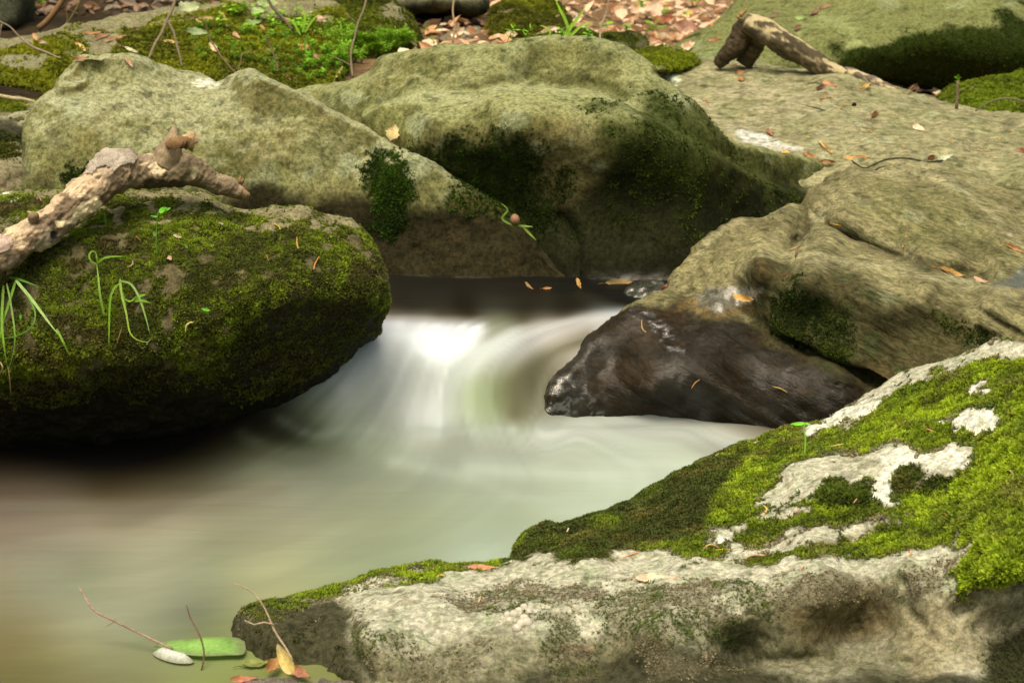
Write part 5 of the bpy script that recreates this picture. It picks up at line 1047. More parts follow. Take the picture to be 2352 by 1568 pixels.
    leaf(2074, 573, 2084, 536, 11, (205, 165, 110), 'forked tan leaf stub standing in the gully of the tan boulder', (150, 90, 40), 0.9, group=el, seed=21, face=0.6)
    leaf(2310, 561, 2362, 584, 9, (170, 120, 50), 'long brown orange leaf at the right edge above the puddle', OR, 0.6, group=el, seed=22)
    leaf(2155, 617, 2212, 635, 15, (230, 170, 50), 'bright yellow leaf in the cleft of the tan boulder', (215, 150, 45), 0.25, group=el, seed=23, face=0.5)
    leaf(2240, 640, 2272, 651, 8, (225, 175, 140), 'pinkish flat leaf right of the bright yellow one', group=el, seed=24)
    leaf(1690, 681, 1736, 690, 14, (230, 175, 55), 'yellow leaf lying in the wet shiny hollow', (200, 140, 40), 0.3, group=el, seed=25, face=0.5)
    leaf(1828, 590, 1834, 572, 7, (120, 90, 55), 'small brown leaf scrap in the upper gully of the tan boulder', group=el, seed=26, face=0.5)
    straw([(1815, 572), (1825, 570), (1838, 562)], 2.5, (215, 185, 120), 'pale straw beside the brown scrap in the gully', 'straws on the tan boulder', only=['E'])
    straw([(1588, 892), (1598, 878), (1615, 867)], 3.5, (190, 145, 85), 'tan straw on the dark wet rock, left of the two lower ones', 'straws on the tan boulder', only=['E'])
    straw([(1774, 887), (1795, 893), (1809, 902)], 3.5, (190, 160, 90), 'tan straw on the dark wet rock, right of the two lower ones', 'straws on the tan boulder', only=['E'])
    straw([(1474, 734), (1476, 756), (1492, 767)], 3.5, (190, 160, 100), 'tan straw on the shiny shoulder of the wet rock', 'straws on the tan boulder', only=['E'])
    straw([(1905, 512), (1925, 517), (1950, 522)], 2.5, (210, 165, 80), 'fine yellow straw on the crest of the tan boulder', 'straws on the tan boulder', only=['E'])
    # at the rim of the dark pool and on the two boulders above it
    wl = 'yellow leaves at the rim of the dark pool'
    leaf(1390, 652, 1456, 648, 15, (140, 115, 45), 'long olive yellow leaf at the pool rim by the small wet stone', (200, 150, 40), 0.3, group=wl, seed=31, face=0.6)
    leaf(1326, 643, 1334, 668, 10, (200, 155, 60), 'bent yellow leaf standing at the pool rim', (150, 100, 30), 0.6, group=wl, seed=32, face=0.6)
    leaf(1208, 652, 1226, 668, 6, (160, 120, 55), 'narrow tan leaf at the pool rim, leftmost', group=wl, seed=33, face=0.5)
    leaf(1246, 664, 1268, 661, 6, (190, 130, 45), 'small orange leaf scrap between the two taller ones at the pool rim', group=wl, seed=34, face=0.5)
    leaf(1520, 664, 1532, 655, 8, (170, 85, 35), 'rusty leaf tucked behind the small wet stone', group=wl, seed=35, face=0.5)
    leaf(897, 326, 905, 290, 26, (205, 190, 115), 'pale yellow cupped leaf standing between the two grey boulders', (190, 150, 100), 0.35, group=None, seed=36, face=0.9, stalk=False)
    grass_tuft([([(1188, 520), (1175, 516), (1155, 505), (1155, 496), (1166, 484), (1160, 474), (1150, 466)], 5, (110, 150, 55)), ([(1178, 517), (1205, 519), (1225, 521)], 5, (130, 160, 60)), ([(1200, 518), (1212, 532), (1232, 552)], 6, (120, 155, 50))], 'zigzag green grass stem drooping on the boulders above the pool', P(1188, 520, 5.88), depth=5.84)
    rg = np.random.default_rng(2); V, F = tube([P(1183, 516, 5.84), P(1183, 511, 5.835), P(1183, 504, 5.83), P(1182, 497, 5.835), P(1182, 494, 5.84)], [0.002, 0.011, 0.014, 0.010, 0.002], 16, 0.003, 0.1)
    add_thing('nut', 'small round brown nut caught in the grass stem above the pool', 'nut', V, F, full(len(V), lin((165, 130, 100))), M_DRY)
    # left mossy boulder
    ast = 'straws on the left mossy boulder'
    for pts, w, c, lb in [([(625, 513), (640, 520), (649, 539)], 4, (205, 180, 90), 'yellow bent straw, uppermost on the left mossy boulder'), ([(682, 544), (684, 568), (699, 583)], 4, (205, 165, 90), 'tan hooked straw below the uppermost one'), ([(733, 589), (723, 608), (719, 631)], 4, (195, 145, 80), 'orange straw, rightmost on the left mossy boulder'),
                          ([(293, 614), (304, 608), (305, 597)], 3.5, (195, 165, 140), 'curled pinkish straw right of the looped grass'), ([(426, 763), (428, 748), (436, 741), (445, 740)], 4, (215, 205, 130), 'pale hooked straw low on the left mossy boulder'), ([(268, 790), (275, 768), (280, 750)], 2.5, (150, 120, 95), 'thin brown straw under the drooping grass tuft'),
                          ([(312, 542), (322, 552)], 3, (170, 125, 95), 'short brown straw between the sprout and the looped grass'), ([(612, 585), (617, 600)], 3.5, (180, 140, 80), 'short tan straw in the middle of the left mossy boulder'), ([(788, 549), (797, 558)], 4, (190, 140, 100), 'short pinkish straw near the far right end of the moss'), ([(91, 455), (96, 463)], 4, (190, 130, 100), 'short reddish straw behind the dead branch')]:
        straw(pts, w, c, lb, ast, only=EA, lift=0.012)
    leaf(400, 540, 418, 547, 6, (200, 175, 160), 'small pinkish leaf scrap on the left mossy boulder', group=None, seed=41, face=0.6, lift=0.014, stalk=False)
    leaf(386, 589, 395, 597, 8, (200, 150, 140), 'pink petal on the left mossy boulder right of the looped grass', group=None, seed=42, face=0.6, lift=0.014, stalk=False)
    leaf(502, 512, 514, 515, 5, (190, 180, 165), 'grey white leaf scrap high on the left mossy boulder', group=None, seed=43, face=0.6, lift=0.014, stalk=False)
    GR = (125, 175, 50); GL = (165, 205, 120)
    grass_tuft([([(36, 645), (22, 690), (5, 745), (-4, 800)], 6, GR), ([(36, 643), (75, 690), (112, 740), (140, 775)], 7, GL), ([(130, 755), (145, 785), (161, 818)], 5, GR), ([(20, 636), (45, 642), (84, 656)], 6, (100, 160, 40)), ([(8, 655), (4, 740), (10, 800), (18, 850)], 6, GR), ([(15, 650), (25, 700), (34, 780), (20, 850)], 4, (130, 170, 80)), ([(18, 840), (22, 870), (25, 905)], 3, (160, 140, 100)), ([(55, 665), (80, 715), (72, 750), (40, 770), (0, 778)], 3.5, (95, 150, 45)), ([(-10, 640), (-20, 720), (-10, 830)], 6, GR), ([(0, 830), (6, 845), (-2, 860)], 3, (190, 170, 130))], 'drooping green grass tuft under the left end of the dead branch', P(25, 640, 4.86), only=EA, lift=0.03)
    grass_tuft([([(239, 722), (230, 680), (226, 640), (222, 606)], 5, (120, 165, 60)), ([(222, 606), (208, 598), (205, 584), (213, 576), (221, 583), (223, 604)], 4, GR), ([(223, 604), (240, 592), (262, 589), (288, 589)], 5, GR)], 'green grass sprout with a loop at its top, above the drooping one', P(239, 722, 4.85), only=EA, lift=0.03)
    grass_tuft([([(275, 650), (260, 665), (252, 700), (250, 796)], 5, GR), ([(275, 648), (280, 680), (290, 720), (298, 762), (315, 780), (340, 785), (346, 776)], 4.5, (150, 180, 70)), ([(276, 645), (300, 652), (318, 680), (332, 720), (345, 768)], 5, (140, 180, 90)), ([(284, 685), (300, 692), (312, 680)], 4, GR), ([(276, 640), (278, 665), (286, 690), (290, 725)], 6, (110, 165, 45)), ([(308, 690), (320, 680), (336, 676)], 8, GR), ([(310, 692), (325, 690), (348, 696)], 6, GR)], 'drooping green grass tuft in the middle of the left mossy boulder', P(276, 645, 4.84), only=EA, lift=0.03)
    def sprout(stem, leaves, label, lift=0.02, only=None, col=(95, 150, 45), sw=2.5):
        dd = []; 
        for (x, y) in stem: h, n = hit(x, y, only); dd.append(depth_of(h)-lift)
        d = min(dd); Q = [P(x, y, d) for x, y in stem]; root = empty('seedling', label, 'seedling', P(stem[0][0], stem[0][1], d+lift))
        V, F = tube(Q, [sw/2*pxm(d)]*len(Q), 6, 0.006); add_part('stem', root, V, F, full(len(V), lin(col)), M_LEAF)
        for i, (x1, y1, x2, y2, w, c) in enumerate(leaves):
            V, F, C = leaf_geo(P(x1, y1, d), P(x2, y2, d-0.005), w*pxm(d), -FW+np.array([0, 0, 0.6]), 0.0, 0.2, 0.05, 1, i, c); add_part('leaf', root, V, F, C, M_LEAF)
    sprout([(359, 585), (359, 545), (361, 500), (364, 487)], [(366, 488, 383, 476, 14, (110, 200, 50)), (372, 485, 393, 478, 8, (110, 190, 60)), (362, 498, 345, 496, 6, (100, 170, 60)), (358, 542, 352, 530, 9, (140, 185, 90))], 'thin seedling with a bright heart shaped leaf under the branch fork', only=EA)
    sprout([(474, 722), (473, 712)], [(473, 712, 462, 709, 7, (120, 200, 60)), (473, 712, 482, 713, 7, (120, 200, 60)), (473, 712, 476, 705, 6, (120, 200, 60))], 'tiny bright clover on the left mossy boulder', only=EA)
    sprout([(243, 510), (243, 500)], [(243, 515, 242, 490, 6, (100, 170, 50)), ], 'single small green leaf just below the dead branch', only=EA)
    sprout([(432, 575), (430, 565)], [(430, 570, 424, 558, 6, (120, 190, 80))], 'single small green leaf right of the looped grass', only=EA)
    sprout([(50, 738), (46, 730)], [(46, 730, 50, 722, 7, (120, 190, 80))], 'tiny green leaf behind the drooping tuft at the left edge', only=EA)
    # nearest boulder
    sprout([(1848, 1048), (1850, 1010), (1846, 985), (1850, 972)], [(1850, 972, 1814, 974, 9, (130, 215, 50)), (1850, 972, 1862, 975, 6, (130, 215, 50))], 'lime green seedling at the lower end of the white lichen strip', 0.0, only=['F'], col=(150, 215, 80), sw=4)
    leaf(1075, 1303, 1143, 1304, 13, (215, 135, 85), 'flat red orange leaf on the crest of the nearest boulder', (225, 165, 110), 0.25, group=None, seed=51, only=['F'], face=0.4)
    leaf(1462, 1330, 1560, 1329, 20, (240, 190, 165), 'large pale pink leaf on the front ledge of the nearest boulder', (245, 220, 190), 0.25, group=None, seed=52, only=['F'], face=0.4)
    fs = 'straws on the nearest boulder'
    for pts, w, c, lb in [([(1430, 1281), (1452, 1272), (1471, 1266)], 5, (215, 165, 110), 'tan straw in the saddle left of the bare ledges'), ([(1613, 1266), (1622, 1254), (1636, 1250), (1651, 1257)], 5, (200, 170, 125), 'arched pale straw above the yellow straight one'), ([(1633, 1265), (1655, 1262), (1678, 1261)], 5, (225, 190, 80), 'yellow straight straw below the arched pale one'),
                          ([(1710, 1284), (1725, 1275), (1745, 1274), (1765, 1277)], 6, (215, 185, 150), 'thick pale straw along the lowest bare ledge'), ([(1735, 1192), (1752, 1182), (1762, 1170), (1753, 1160)], 6, (230, 205, 140), 'large hooked cream straw left of the white lichen rock'), ([(1690, 1097), (1710, 1101), (1727, 1108)], 5, (225, 200, 130), 'cream straw on the bright moss left of the white lichen rock'), ([(1908, 1025), (1925, 1022), (1945, 1019)], 5, (225, 200, 130), 'cream straw on the moss under the long white strip'),
                          ([(2034, 989), (2050, 992), (2072, 1001)], 5, (225, 165, 100), 'orange straw on the moss between the two white patches'), ([(2127, 984), (2137, 988), (2148, 991)], 5, (215, 150, 110), 'short orange straw left of the right white patch'), ([(1206, 1224), (1222, 1214), (1237, 1211), (1260, 1219)], 5, (175, 135, 85), 'brown bent straw on the moss at the far left point'), ([(1230, 1230), (1240, 1222), (1252, 1219)], 6, (200, 195, 90), 'yellow straw under the brown bent one'), ([(1302, 1222), (1306, 1212)], 6, (235, 220, 180), 'short cream scrap on the mossy left point'),
                          ([(1643, 1046), (1652, 1043), (1660, 1040)], 6, (225, 205, 165), 'short cream straw on the rim above the water'), ([(1720, 1020), (1735, 1016), (1745, 1013)], 5, (225, 200, 165), 'cream straw on the rim below the wet rock'), ([(2092, 1262), (2090, 1272), (2082, 1280)], 5, (220, 185, 145), 'short tan straw where moss meets the crusted front'), ([(1838, 1310), (1843, 1302), (1848, 1300)], 6, (205, 165, 130), 'short pinkish straw on the crusted front'),
                          ([(2110, 838), (2130, 834), (2150, 829)], 6, (190, 145, 100), 'brown twig scrap on the bare crest by the layered rock'), ([(2152, 1183), (2170, 1178), (2182, 1184)], 4, (205, 150, 110), 'thin reddish straw on the right of the moss'), ([(2214, 1206), (2216, 1190)], 5, (205, 175, 120), 'upright tan straw at the right of the moss'), ([(1830, 1180), (1836, 1168)], 4, (180, 130, 100), 'short brown straw in the moss under the white lichen rock'), ([(1960, 1155), (1968, 1145)], 5, (205, 165, 130), 'short tan straw on the dark moss clump'),
                          ([(2320, 1080), (2330, 1092)], 6, (190, 165, 130), 'grey tan scrap in the bright moss near the right edge'), ([(1760, 1020), (1772, 1008)], 4, (200, 160, 100), 'thin tan straw on the rim left of the lime seedling'), ([(1000, 1326), (1012, 1320), (1022, 1322)], 6, (220, 190, 120), 'small yellow scrap on the bare left arm of the rock'), ([(1088, 1392), (1100, 1380), (1104, 1368)], 4, (225, 200, 150), 'thin cream straw low on the bare left arm')]:
        straw(pts, w, c, lb, fs, only=['F'], lift=0.017)
    for i, (x, y) in enumerate([(1180,1410),(1192,1402),(1205,1418),(1198,1430),(1170,1425),(1216,1405),(1212,1428),(1188,1442),(1165,1412),(1204,1394)]):
        q, n = hit(x, y, ['F']); V, F = tube([q-n*0.002, q+n*0.004, q+n*0.007], [0.009, 0.008, 0.003], 9, 0.003, 0.5, i)
        o = add_thing('lichen_flake', 'white lichen flake in the little cluster on the crusted rock face', 'lichen', V, F, full(len(V), (0.70, 0.66, 0.58)), M_DRY, 'white lichen flakes on the nearest boulder')
    # foreground: twigs standing out of the water, floating leaf, curled leaf
    twig([[(182, 1348, 3.95, 3), (192, 1365, 3.95, 4), (215, 1400, 3.93, 4.5), (262, 1425, 3.92, 5), (330, 1458, 3.9, 5.5), (396, 1490, 3.88, 6)], [(265, 1422, 3.92, 3.5), (254, 1432, 3.92, 2.5), (242, 1438, 3.92, 1.5)]], 'slanting bare twig with one side shoot, left of the green leaf', (150, 130, 115))
    twig([[(428, 1388, 3.86, 2.5), (438, 1420, 3.86, 3.5), (455, 1450, 3.85, 4), (468, 1490, 3.84, 4.5), (466, 1525, 3.83, 4), (455, 1560, 3.83, 4)]], 'thin upright bare twig in front of the green leaf', (105, 85, 65))
    twig([[(536, 1339, 3.74, 2.5), (570, 1352, 3.74, 3.5), (592, 1372, 3.74, 4), (610, 1400, 3.73, 4.5), (632, 1450, 3.72, 5), (655, 1485, 3.71, 5), (672, 1515, 3.7, 5)], [(630, 1434, 3.72, 3.5), (605, 1428, 3.72, 4), (585, 1434, 3.72, 3.5), (562, 1424, 3.72, 2.5)]], 'bare pale twig with one side shoot against the dark end of the nearest boulder', (165, 150, 130))
    z = 0.012; gp = [(352, 1489), (372, 1474), (405, 1468), (450, 1465), (480, 1461), (530, 1462), (560, 1470), (560, 1500), (520, 1504), (470, 1506), (430, 1503), (390, 1498)]
    q = [P(x, y, float(depth_at(x, y, z))) for x, y in catmull(gp, 5)]; c = np.mean(q, 0); V = []; F = []; n = len(q)
    for r_ in (1.0, 0.66, 0.33): V += [c+(p-c)*r_+np.array([0, 0, 0.006*(1-r_)]) for p in q]
    V.append(c+np.array([0, 0, 0.006])); F = [(a*n+i, a*n+(i+1) % n, (a+1)*n+(i+1) % n, (a+1)*n+i) for a in range(2) for i in range(n)]+[(2*n+i, 2*n+(i+1) % n, 3*n) for i in range(n)]
    V = np.array(V); C = full(len(V), (0.32, 0.60, 0.15))*(1+0.25*fbm(V, 30, 2, 2))[:, None]; C[:n] = (0.22, 0.27, 0.13); C[n:2*n] = C[n:2*n]*0.85
    add_thing('leaf', 'broad bright green leaf floating in the water at the bottom left', 'leaf', V, F, C, M_LEAF)
    fp = [(350, 1485), (362, 1479), (380, 1484), (400, 1491), (425, 1497), (443, 1502), (438, 1509), (405, 1509), (375, 1502), (357, 1494)]
    q = [P(x, y, float(depth_at(x, y, 0.017))) for x, y in catmull(fp, 5)]; c = np.mean(q, 0); n = len(q)
    V = [p-np.array([0, 0, 0.012]) for p in q]+[c+(p-c)*0.6 for p in q]+[c+np.array([0, 0, 0.003])]; F = [(i, (i+1) % n, n+(i+1) % n, n+i) for i in range(n)]+[(n+i, n+(i+1) % n, 2*n) for i in range(n)]
    C = full(len(V), (0.66, 0.72, 0.68)); C[:n] = (0.30, 0.33, 0.24); add_thing('foam', 'white tongue of foam against the tip of the floating green leaf', 'foam', V, F, C, M_DRY)
    leaf(556, 1530, 640, 1520, 26, (150, 165, 50), 'olive green leaf in the water below the dark end of the nearest boulder', (120, 135, 40), 0.2, only=['water'], seed=61, face=0.0, lift=0.01, mat=M_LEAF)
    V, F, C = leaf_geo(P(672, 1545, 3.66), P(638, 1478, 3.66), 40*pxm(3.66), -FW+np.array([-0.3, 0, 0.3]), 0.45, 0.2, 0.2, 1.0, 62, (240, 215, 140), (250, 235, 190))
    add_thing('leaf', 'cream yellow curled leaf with its tip up, at the bottom edge', 'leaf', V, F, C, M_LEAF)
    leaf(615, 1545, 640, 1510, 30, (190, 130, 40), 'ochre crumpled leaf behind the cream curled leaf', (120, 70, 25), 0.6, seed=63, face=0.7, lift=0.03, stalk=False)
    leaf(665, 1535, 715, 1560, 24, (185, 110, 75), 'red orange dry leaf right of the cream curled leaf', (150, 60, 35), 0.5, seed=64, face=0.6, lift=0.03, stalk=False)
    leaf(528, 1562, 592, 1556, 14, (200, 115, 75), 'red orange wet leaf on the stone at the bottom edge', (235, 150, 100), 0.4, seed=65, face=0.6, lift=0.03, stalk=False)
    # background twigs
    bt = (120, 110, 90)
    twig([[(408, -20, 7.2, 8), (396, 20, 7.15, 8), (383, 48, 7.1, 8), (370, 78, 7.05, 7), (355, 103, 7.0, 6.5), (342, 135, 6.95, 6)], [(384, 48, 7.1, 6), (398, 72, 7.08, 6), (405, 100, 7.05, 5.5), (412, 125, 7.02, 5), (418, 155, 7.0, 4.5)], [(373, 72, 7.05, 5), (378, 80, 7.05, 2)]], 'forked grey twig in front of the upper left mossy bank', bt)
    twig([[(605, -20, 7.3, 6), (625, 15, 7.28, 7), (650, 42, 7.25, 7), (672, 68, 7.2, 5)]], 'straight dark twig slanting down from the top edge over the bright herbs', (95, 90, 75))
    twig([[(845, -20, 7.0, 4), (836, 20, 6.95, 4.5), (822, 55, 6.9, 5), (815, 85, 6.87, 5), (806, 125, 6.85, 5), (810, 178, 6.82, 5)], [(822, 58, 6.9, 4), (808, 44, 6.9, 3.5), (795, 30, 6.9, 3)], [(808, 153, 6.84, 4), (790, 142, 6.84, 4), (768, 132, 6.84, 3)]], 'upright twig with two side shoots in front of the feathery herbs', bt)
    twig([[(472, 45, 7.0, 2.5), (480, 85, 7.0, 3), (500, 118, 6.97, 3.5), (520, 145, 6.95, 3.5), (545, 172, 6.93, 3.5)], [(545, 165, 6.93, 3), (552, 145, 6.94, 3), (556, 122, 6.95, 2.5)]], 'thin twig meeting a shorter one in a V over the mossy bank', (110, 95, 75))
    twig([[(610, 80, 7.0, 2.5), (620, 105, 7.0, 3), (632, 135, 6.97, 3), (640, 165, 6.95, 3)]], 'thin dark twig over the moss right of the V shaped pair', (105, 85, 70))
    twig([[(-20, 42, 7.0, 4), (20, 60, 7.0, 4), (45, 85, 7.0, 4), (75, 108, 6.97, 6), (100, 118, 6.95, 5), (140, 135, 6.93, 3)], [(4, 55, 7.0, 3), (-2, 90, 7.0, 2.5)]], 'knotty grey twig arching over the moss at the left edge', (140, 125, 110))
    twig([[(1044, -10, 8.1, 4), (1040, 25, 8.05, 4), (1044, 60, 8.0, 4), (1040, 100, 8.0, 4)]], 'pale thin stem standing before the shadow of the top edge boulder', (150, 135, 105))
    twig([[(1398, 0, 8.0, 3.5), (1393, 30, 8.0, 4), (1380, 62, 7.98, 4.5), (1378, 95, 7.95, 4.5)]], 'thin grey twig standing over the crest of the central boulder', (150, 135, 115))
    twig([[(2200, 186, 7.3, 6), (2199, 210, 7.3, 7), (2197, 250, 7.3, 7)]], 'short upright twig stub before the bright moss at the right edge', (105, 95, 75))
    twig([[(2240, 256, 7.2, 3), (2262, 240, 7.2, 4), (2295, 228, 7.2, 4.5), (2330, 228, 7.2, 4.5), (2370, 240, 7.2, 4.5)]], 'arched grey twig over the bright moss at the right edge', (110, 105, 85))
    twig([[(2086, 218, 7.5, 3), (2095, 208, 7.5, 3), (2106, 200, 7.5, 2)]], 'tiny grey twig at the rim of the slab under the dark moss', (120, 105, 85))
    twig([[(-30, 214, 6.9, 9), (0, 220, 6.9, 9), (30, 226, 6.9, 9), (55, 228, 6.9, 8), (82, 234, 6.88, 4)]], 'pale thick stick on the low rock at the left edge', (175, 165, 130))
    twig([[(88, 66, 8.5, 14), (105, 52, 8.5, 13), (125, 28, 8.5, 12), (145, -2, 8.5, 12), (160, -30, 8.5, 12)], [(105, 52, 8.5, 8), (100, 58, 8.5, 8), (96, 66, 8.5, 6)]], 'stout brown stick leaning in the dark at the top left', (120, 95, 65))
    twig([[(150, 60, 8.4, 3), (170, 30, 8.4, 4), (190, -10, 8.4, 4)]], 'slender stem right of the stout stick at the top left', (110, 105, 60))
    twig([[(142, 70, 8.45, 3), (155, 45, 8.45, 3), (150, 20, 8.45, 2.5)]], 'short thin stick between the stout stick and the slender stem', (110, 90, 60))
    # leaves on the upper left bank
    hb = 'dry leaves on the upper left mossy bank'
    for (x1, y1, x2, y2, w, c, c2, cu, lb) in [(78, 82, 90, 98, 9, (220, 150, 90), OR, .5, 'orange leaf tip on the grey rim, leftmost on the bank'), (90, 97, 112, 100, 9, (185, 160, 125), TA, .5, 'tan leaf lying against the orange leaf tip'), (190, 78, 232, 76, 9, (215, 160, 80), OR, .4, 'orange leaf on the grey rim right of the leftmost leaves'), (215, 90, 250, 78, 10, (180, 120, 75), (150, 95, 70), .4, 'brown leaf lying just under the rim leaf'), (240, 98, 288, 84, 12, (205, 140, 75), TA, .4, 'long orange brown leaf in the upper moss'), (300, 76, 320, 68, 7, (140, 105, 80), BR, .5, 'small brown leaf on the rim before the forked twig'),
                                               (172, 100, 186, 102, 5, (200, 150, 60), OR, .2, 'thin orange scrap above the pale yellow sliver'), (184, 104, 198, 122, 8, (240, 205, 110), YE, .3, 'pale yellow leaf sliver in the moss'), (170, 138, 206, 133, 9, (180, 115, 65), BR, .4, 'rust brown leaf beside the bare grey patch'), (288, 110, 318, 122, 7, (225, 220, 170), (240, 235, 190), .3, 'cream green leaf sliver on the moss'), (270, 105, 286, 112, 7, (135, 100, 75), BR, .6, 'dark curled scrap touching the cream green sliver'), (288, 133, 306, 155, 8, (215, 165, 130), TA, .5, 'pinkish leaf standing behind the grey boulder'),
                                               (448, 52, 488, 44, 16, (230, 190, 100), YE, .35, 'large yellow leaf left of the forked twig'), (425, 50, 446, 42, 8, (140, 115, 85), TA, .4, 'brown leaf left of the large yellow one'), (505, 30, 518, 45, 9, (200, 135, 80), OR, .4, 'orange leaf right behind the forked twig'), (375, 95, 415, 100, 7, (190, 165, 95), YE, .2, 'dull yellow leaf in the moss left of the forked twig'),
                                               (484, 103, 500, 125, 13, (235, 205, 165), TA, .4, 'cream leaf under the thin twig in the bright moss'), (646, 43, 672, 52, 9, (215, 160, 110), OR, .3, 'tan leaf among the bright seedlings'), (536, 78, 552, 92, 10, (200, 150, 110), TA, .4, 'tan curled leaf below the pale green leaves'), (598, 62, 608, 74, 9, (210, 155, 115), TA, .4, 'pinkish leaf left of the slanting dark twig'), (690, 106, 712, 118, 16, (225, 165, 60), OR, .3, 'orange leaf in the gap left of the feathery herbs'), (567, 120, 580, 128, 9, (165, 115, 75), BR, .4, 'round brown leaf in the middle of the green moss'),
                                               (770, 182, 785, 155, 6, (215, 195, 90), YE, .2, 'straight yellow leaf sliver below the feathery herbs'), (720, 125, 735, 140, 9, (170, 120, 80), BR, .4, 'brown leaf right of the orange one in the gap'), (655, 172, 668, 188, 9, (170, 110, 80), TA, .4, 'brown leaf peeping over the right peak of the grey boulder'), (730, 40, 752, 52, 10, (225, 170, 150), TA, .3, 'pink leaf left of the mossy top boulder')]:
        leaf(x1, y1, x2, y2, w, c, lb, c2, cu, group=hb, seed=int(x1), face=0.5, lift=0.02)
    gb = 'green leaves fallen on the upper bank'
    for (x1, y1, x2, y2, w, c, lb) in [(410, 24, 456, 14, 28, (195, 215, 160), 'broad pale green leaf propped up right of the forked twig'), (430, 72, 480, 76, 14, (150, 185, 120), 'grey green leaf lying in the moss'), (575, 30, 610, 22, 16, (185, 210, 150), 'pale green leaf left of the slanting dark twig'), (590, 10, 640, 8, 18, (170, 205, 120), 'green leaf at the top edge above the slanting twig'), (560, 55, 600, 50, 12, (150, 195, 100), 'mid green leaf under the pale ones')]:
        leaf(x1, y1, x2, y2, w, c, lb, None, 0.2, group=gb, seed=int(x1), face=0.6, lift=0.03, mat=M_LEAF)
    # herbs
    for i in range(80):
        x = R.uniform(750, 945); t = (x-750)/195; y = R.uniform(75+25*t, 182-75*t)
        herb(x, y, R.uniform(24, 40), 'feather', 'feathery bright green herb crowding before the mossy top boulder', 'feathery herbs before the mossy boulder', tone=(1.35, 1.4, 1.0))
    for i in range(75):
        x = R.uniform(430, 725); y = R.uniform(60+0.1*(x-430), 150+0.12*(x-430)); herb(x, y, R.uniform(12, 22), 'feather', 'low feathery green herb on the mossy bank behind the grey boulder', 'low herbs on the mossy bank', tone=(1.0, 1.1, 0.8))
    for i in range(34):
        x = R.uniform(500, 735); y = R.uniform(5, 90); herb(x, y, R.uniform(16, 30), 'broad', 'small broad leaved seedling on the bank at the top edge', 'broad leaved seedlings on the bank', 'seedling_plant', tone=(1.5, 1.6, 1.5))
    for i in range(34):
        x = R.uniform(690, 800); y = R.uniform(110, 200-0.3*abs(x-740)); herb(x, y, R.uniform(16, 28), R.choice(['tiny', 'feather']), 'small seedling in the gap left of the feathery herbs', 'tiny seedlings in the gap', 'seedling_plant', tone=(1.3, 1.6, 1.1))
    for i in range(7):
        x = R.uniform(900, 1000); y = R.uniform(75, 110); herb(x, y, R.uniform(18, 26), 'spear', 'yellow green herb at the left end of the litter by the feathery herbs', 'herbs at the left end of the litter', tone=(1.1, 1.25, 0.8))
    for (x, y, h, k, lb) in [(1165, 98, 36, 'spear', 'spear leaved herb before the left half of the block shaped mossy stone'), (1205, 96, 34, 'spear', 'spear leaved herb before the right half of the block shaped mossy stone'), (1098, 50, 26, 'broad', 'seedling left of the block shaped mossy stone'), (1400, 88, 34, 'broad', 'broad leaved seedling over the crest, left of the tallest one'), (1435, 80, 30, 'broad', 'broad leaved seedling in the litter right of the grey twig'), (1508, 92, 50, 'spear', 'tallest spindly seedling in the litter over the crest'), (1570, 60, 30, 'broad', 'seedling in the litter below the upper one on the right'), (1590, 20, 30, 'broad', 'seedling in the litter at the top edge on the right'), (1470, 30, 30, 'broad', 'seedling at the top edge in the middle of the litter'), (1530, 50, 28, 'tiny', 'small seedling between the others in the litter'), (1350, 95, 26, 'broad', 'seedling by the round mossy stones'), (95, 22, 26, 'broad', 'lone green seedling in the dark at the top left'), (2200, 196, 20, 'tiny', 'tiny seedling on the bright mossy boulder at the right edge'), (1290, 90, 24, 'tiny', 'small seedling behind the crest of the central boulder')]:
        herb(x, y, h, k, lb, None, 'seedling_plant', tone=(1.25, 1.5, 1.1))
    grass_tuft([([(1290, 95), (1305, 70), (1325, 45), (1345, 18)], 9, (150, 200, 60)), ([(1312, 95), (1300, 50), (1285, 20), (1272, -10)], 8, (140, 190, 50)), ([(1300, 95), (1335, 60), (1365, 50)], 6, (150, 200, 60)), ([(1260, 95), (1262, 70), (1240, 58)], 5, (150, 195, 60))], 'broad bladed grass over the crest of the central boulder', P(1295, 95, 7.6), depth=7.6)
    grass_tuft([([(695, 75), (700, 40), (690, 10)], 6, (150, 200, 50)), ([(700, 75), (715, 50), (735, 30)], 6, (140, 190, 50)), ([(690, 80), (672, 50), (655, 40)], 5, (140, 190, 50)), ([(705, 80), (700, 110), (720, 135)], 5, (110, 160, 50))], 'bright grass tuft right of the slanting dark twig', P(700, 75, 7.5), depth=7.5)
    # litter: loose leaves that nobody could count, then the larger ones one by one
    rg = np.random.default_rng(12); parts = []; n = 9500
    xs0 = 0
    xs = rg.uniform(-2.9, 2.4, n); ys = 7.3+rg.random(n)**1.4*6.5; zs = ground_h(xs, ys)
    pal = [(240, 210, 180), (225, 185, 150), (250, 225, 200), (195, 140, 100), (215, 150, 100), (130, 90, 65), (245, 215, 185), (230, 145, 80), (238, 205, 178)]
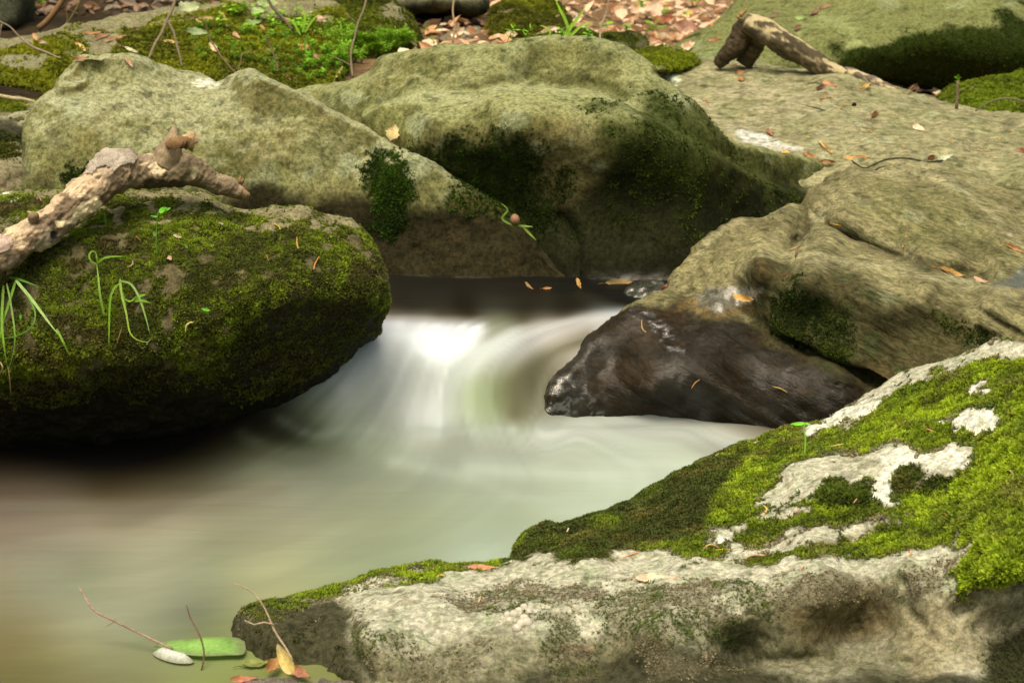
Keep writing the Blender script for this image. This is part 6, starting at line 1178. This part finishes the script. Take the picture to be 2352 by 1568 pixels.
    for i in range(n):
        if xs[i] < -0.42 and ys[i] < 9.4: continue
        a = rg.random()*6.28; L = rg.uniform(0.035, 0.10); el = rg.normal()*0.3; p = np.array([xs[i], ys[i], zs[i]+rg.uniform(0.0, 0.03)])
        dr = np.array([math.cos(a)*math.cos(el), math.sin(a)*math.cos(el), math.sin(el)]); nr = np.array([0, 0, 1.0])+0.5*rg.normal(size=3)
        parts.append(litter_leaf(p, p+dr*L, L*rg.uniform(0.4, 0.7), nr, (lin(pal[rg.integers(len(pal))])*0.6+0.4*np.array([0.60, 0.53, 0.40]))*rg.uniform(0.9, 1.35)*(0.35 if xs[i] < -1.1 else 1), rg))
    V, F, C = merge(parts)
    me = mesh_from('leaf_litter', V, F, {'tint': np.clip(C, 0, 0.9)}, M_DRY, smooth=False); link('leaf_litter', me, None, 'pink and tan dry leaves covering the ground behind the central boulder', 'leaf litter', None, 'stuff')
    lg = 'large dry leaves lying on the litter'
    for (x1, y1, x2, y2, w, c, c2, lb) in [(1490, 42, 1512, 4, 34, (225, 190, 165), (205, 160, 130), 'large upright pale leaf in the litter'), (1500, 50, 1545, 42, 20, (190, 100, 55), (150, 75, 45), 'rust leaf under the large upright pale one'), (1555, 60, 1610, 70, 26, (165, 110, 85), (200, 150, 125), 'brown speckled leaf by the green domed boulder'), (1400, 30, 1440, 40, 16, (235, 205, 180), TA, 'pale leaf right of the grey twig'), (1530, 90, 1570, 82, 20, (235, 195, 160), TA, 'cream leaf below the brown speckled one'), (1590, 100, 1560, 118, 18, (240, 205, 175), TA, 'cream leaf nearest the foot of the green domed boulder'), (1040, 72, 1065, 66, 12, (235, 200, 170), TA, 'cream leaf left of the angular grey stone'), (1440, 12, 1480, 20, 16, (235, 190, 160), OR, 'pinkish leaf at the top edge of the litter'), (1600, 30, 1630, 20, 14, (235, 200, 170), TA, 'pale leaf high against the green domed boulder'), (1460, 62, 1500, 58, 13, (120, 70, 45), BR, 'dark brown leaf in the middle of the litter')]:
        leaf(x1, y1, x2, y2, w, c, lb, c2, 0.3, group=lg, seed=int(x1), face=0.6, lift=0.06, only=['ground', 'L', 'K3'])
    # a few leaves and lichen on the domed boulder
    for (x1, y1, x2, y2, w, c, lb) in [(1862, 36, 1880, 22, 8, (150, 95, 75), 'dark leaf on the domed boulder above the log'), (1825, 70, 1838, 58, 9, (135, 85, 60), 'brown leaf on the domed boulder right of the log top'), (1826, 44, 1850, 40, 9, (160, 200, 100), 'green leaf on the domed boulder'), (1628, 95, 1660, 86, 6, (190, 110, 60), 'thin orange leaf on the left flank of the domed boulder'), (1770, 42, 1785, 30, 8, (155, 110, 95), 'pinkish brown leaf on the domed boulder behind the log top'), (1880, 20, 1915, 10, 7, (165, 110, 70), 'brown leaf strip near the top of the domed boulder'), (1632, 58, 1640, 56, 6, (220, 110, 40), 'small orange speck on the left flank of the domed boulder')]:
        leaf(x1, y1, x2, y2, w, c, lb, None, 0.3, group='leaves on the domed boulder', seed=int(x1), face=0.5, lift=0.02, only=['L'])
def litter_leaf(a, b, w, nrm, c, rg):
    ax = b-a; L = np.linalg.norm(ax); ax = ax/L; s = np.cross(nrm, ax); s /= np.linalg.norm(s)+1e-9; up = np.cross(ax, s); k = rg.uniform(0.0, 0.35)*w
    V = [a, a+ax*L*0.3+s*w*0.5+up*k, a+ax*L*0.35, a+ax*L*0.3-s*w*0.5+up*k, a+ax*L*0.7+s*w*0.42+up*k*1.3, a+ax*L*0.7+up*0.1*w, a+ax*L*0.7-s*w*0.42+up*k*1.3, b+up*k]
    return np.array(V), [(0, 1, 2), (0, 2, 3), (1, 4, 5, 2), (2, 5, 6, 3), (4, 7, 5), (5, 7, 6)], c
import time as _t
_a = _t.time()
build_ground(); build_rocks(1.0); build_water(); build_light()
if 'build_things' in globals(): build_things()
print('build', _t.time()-_a)
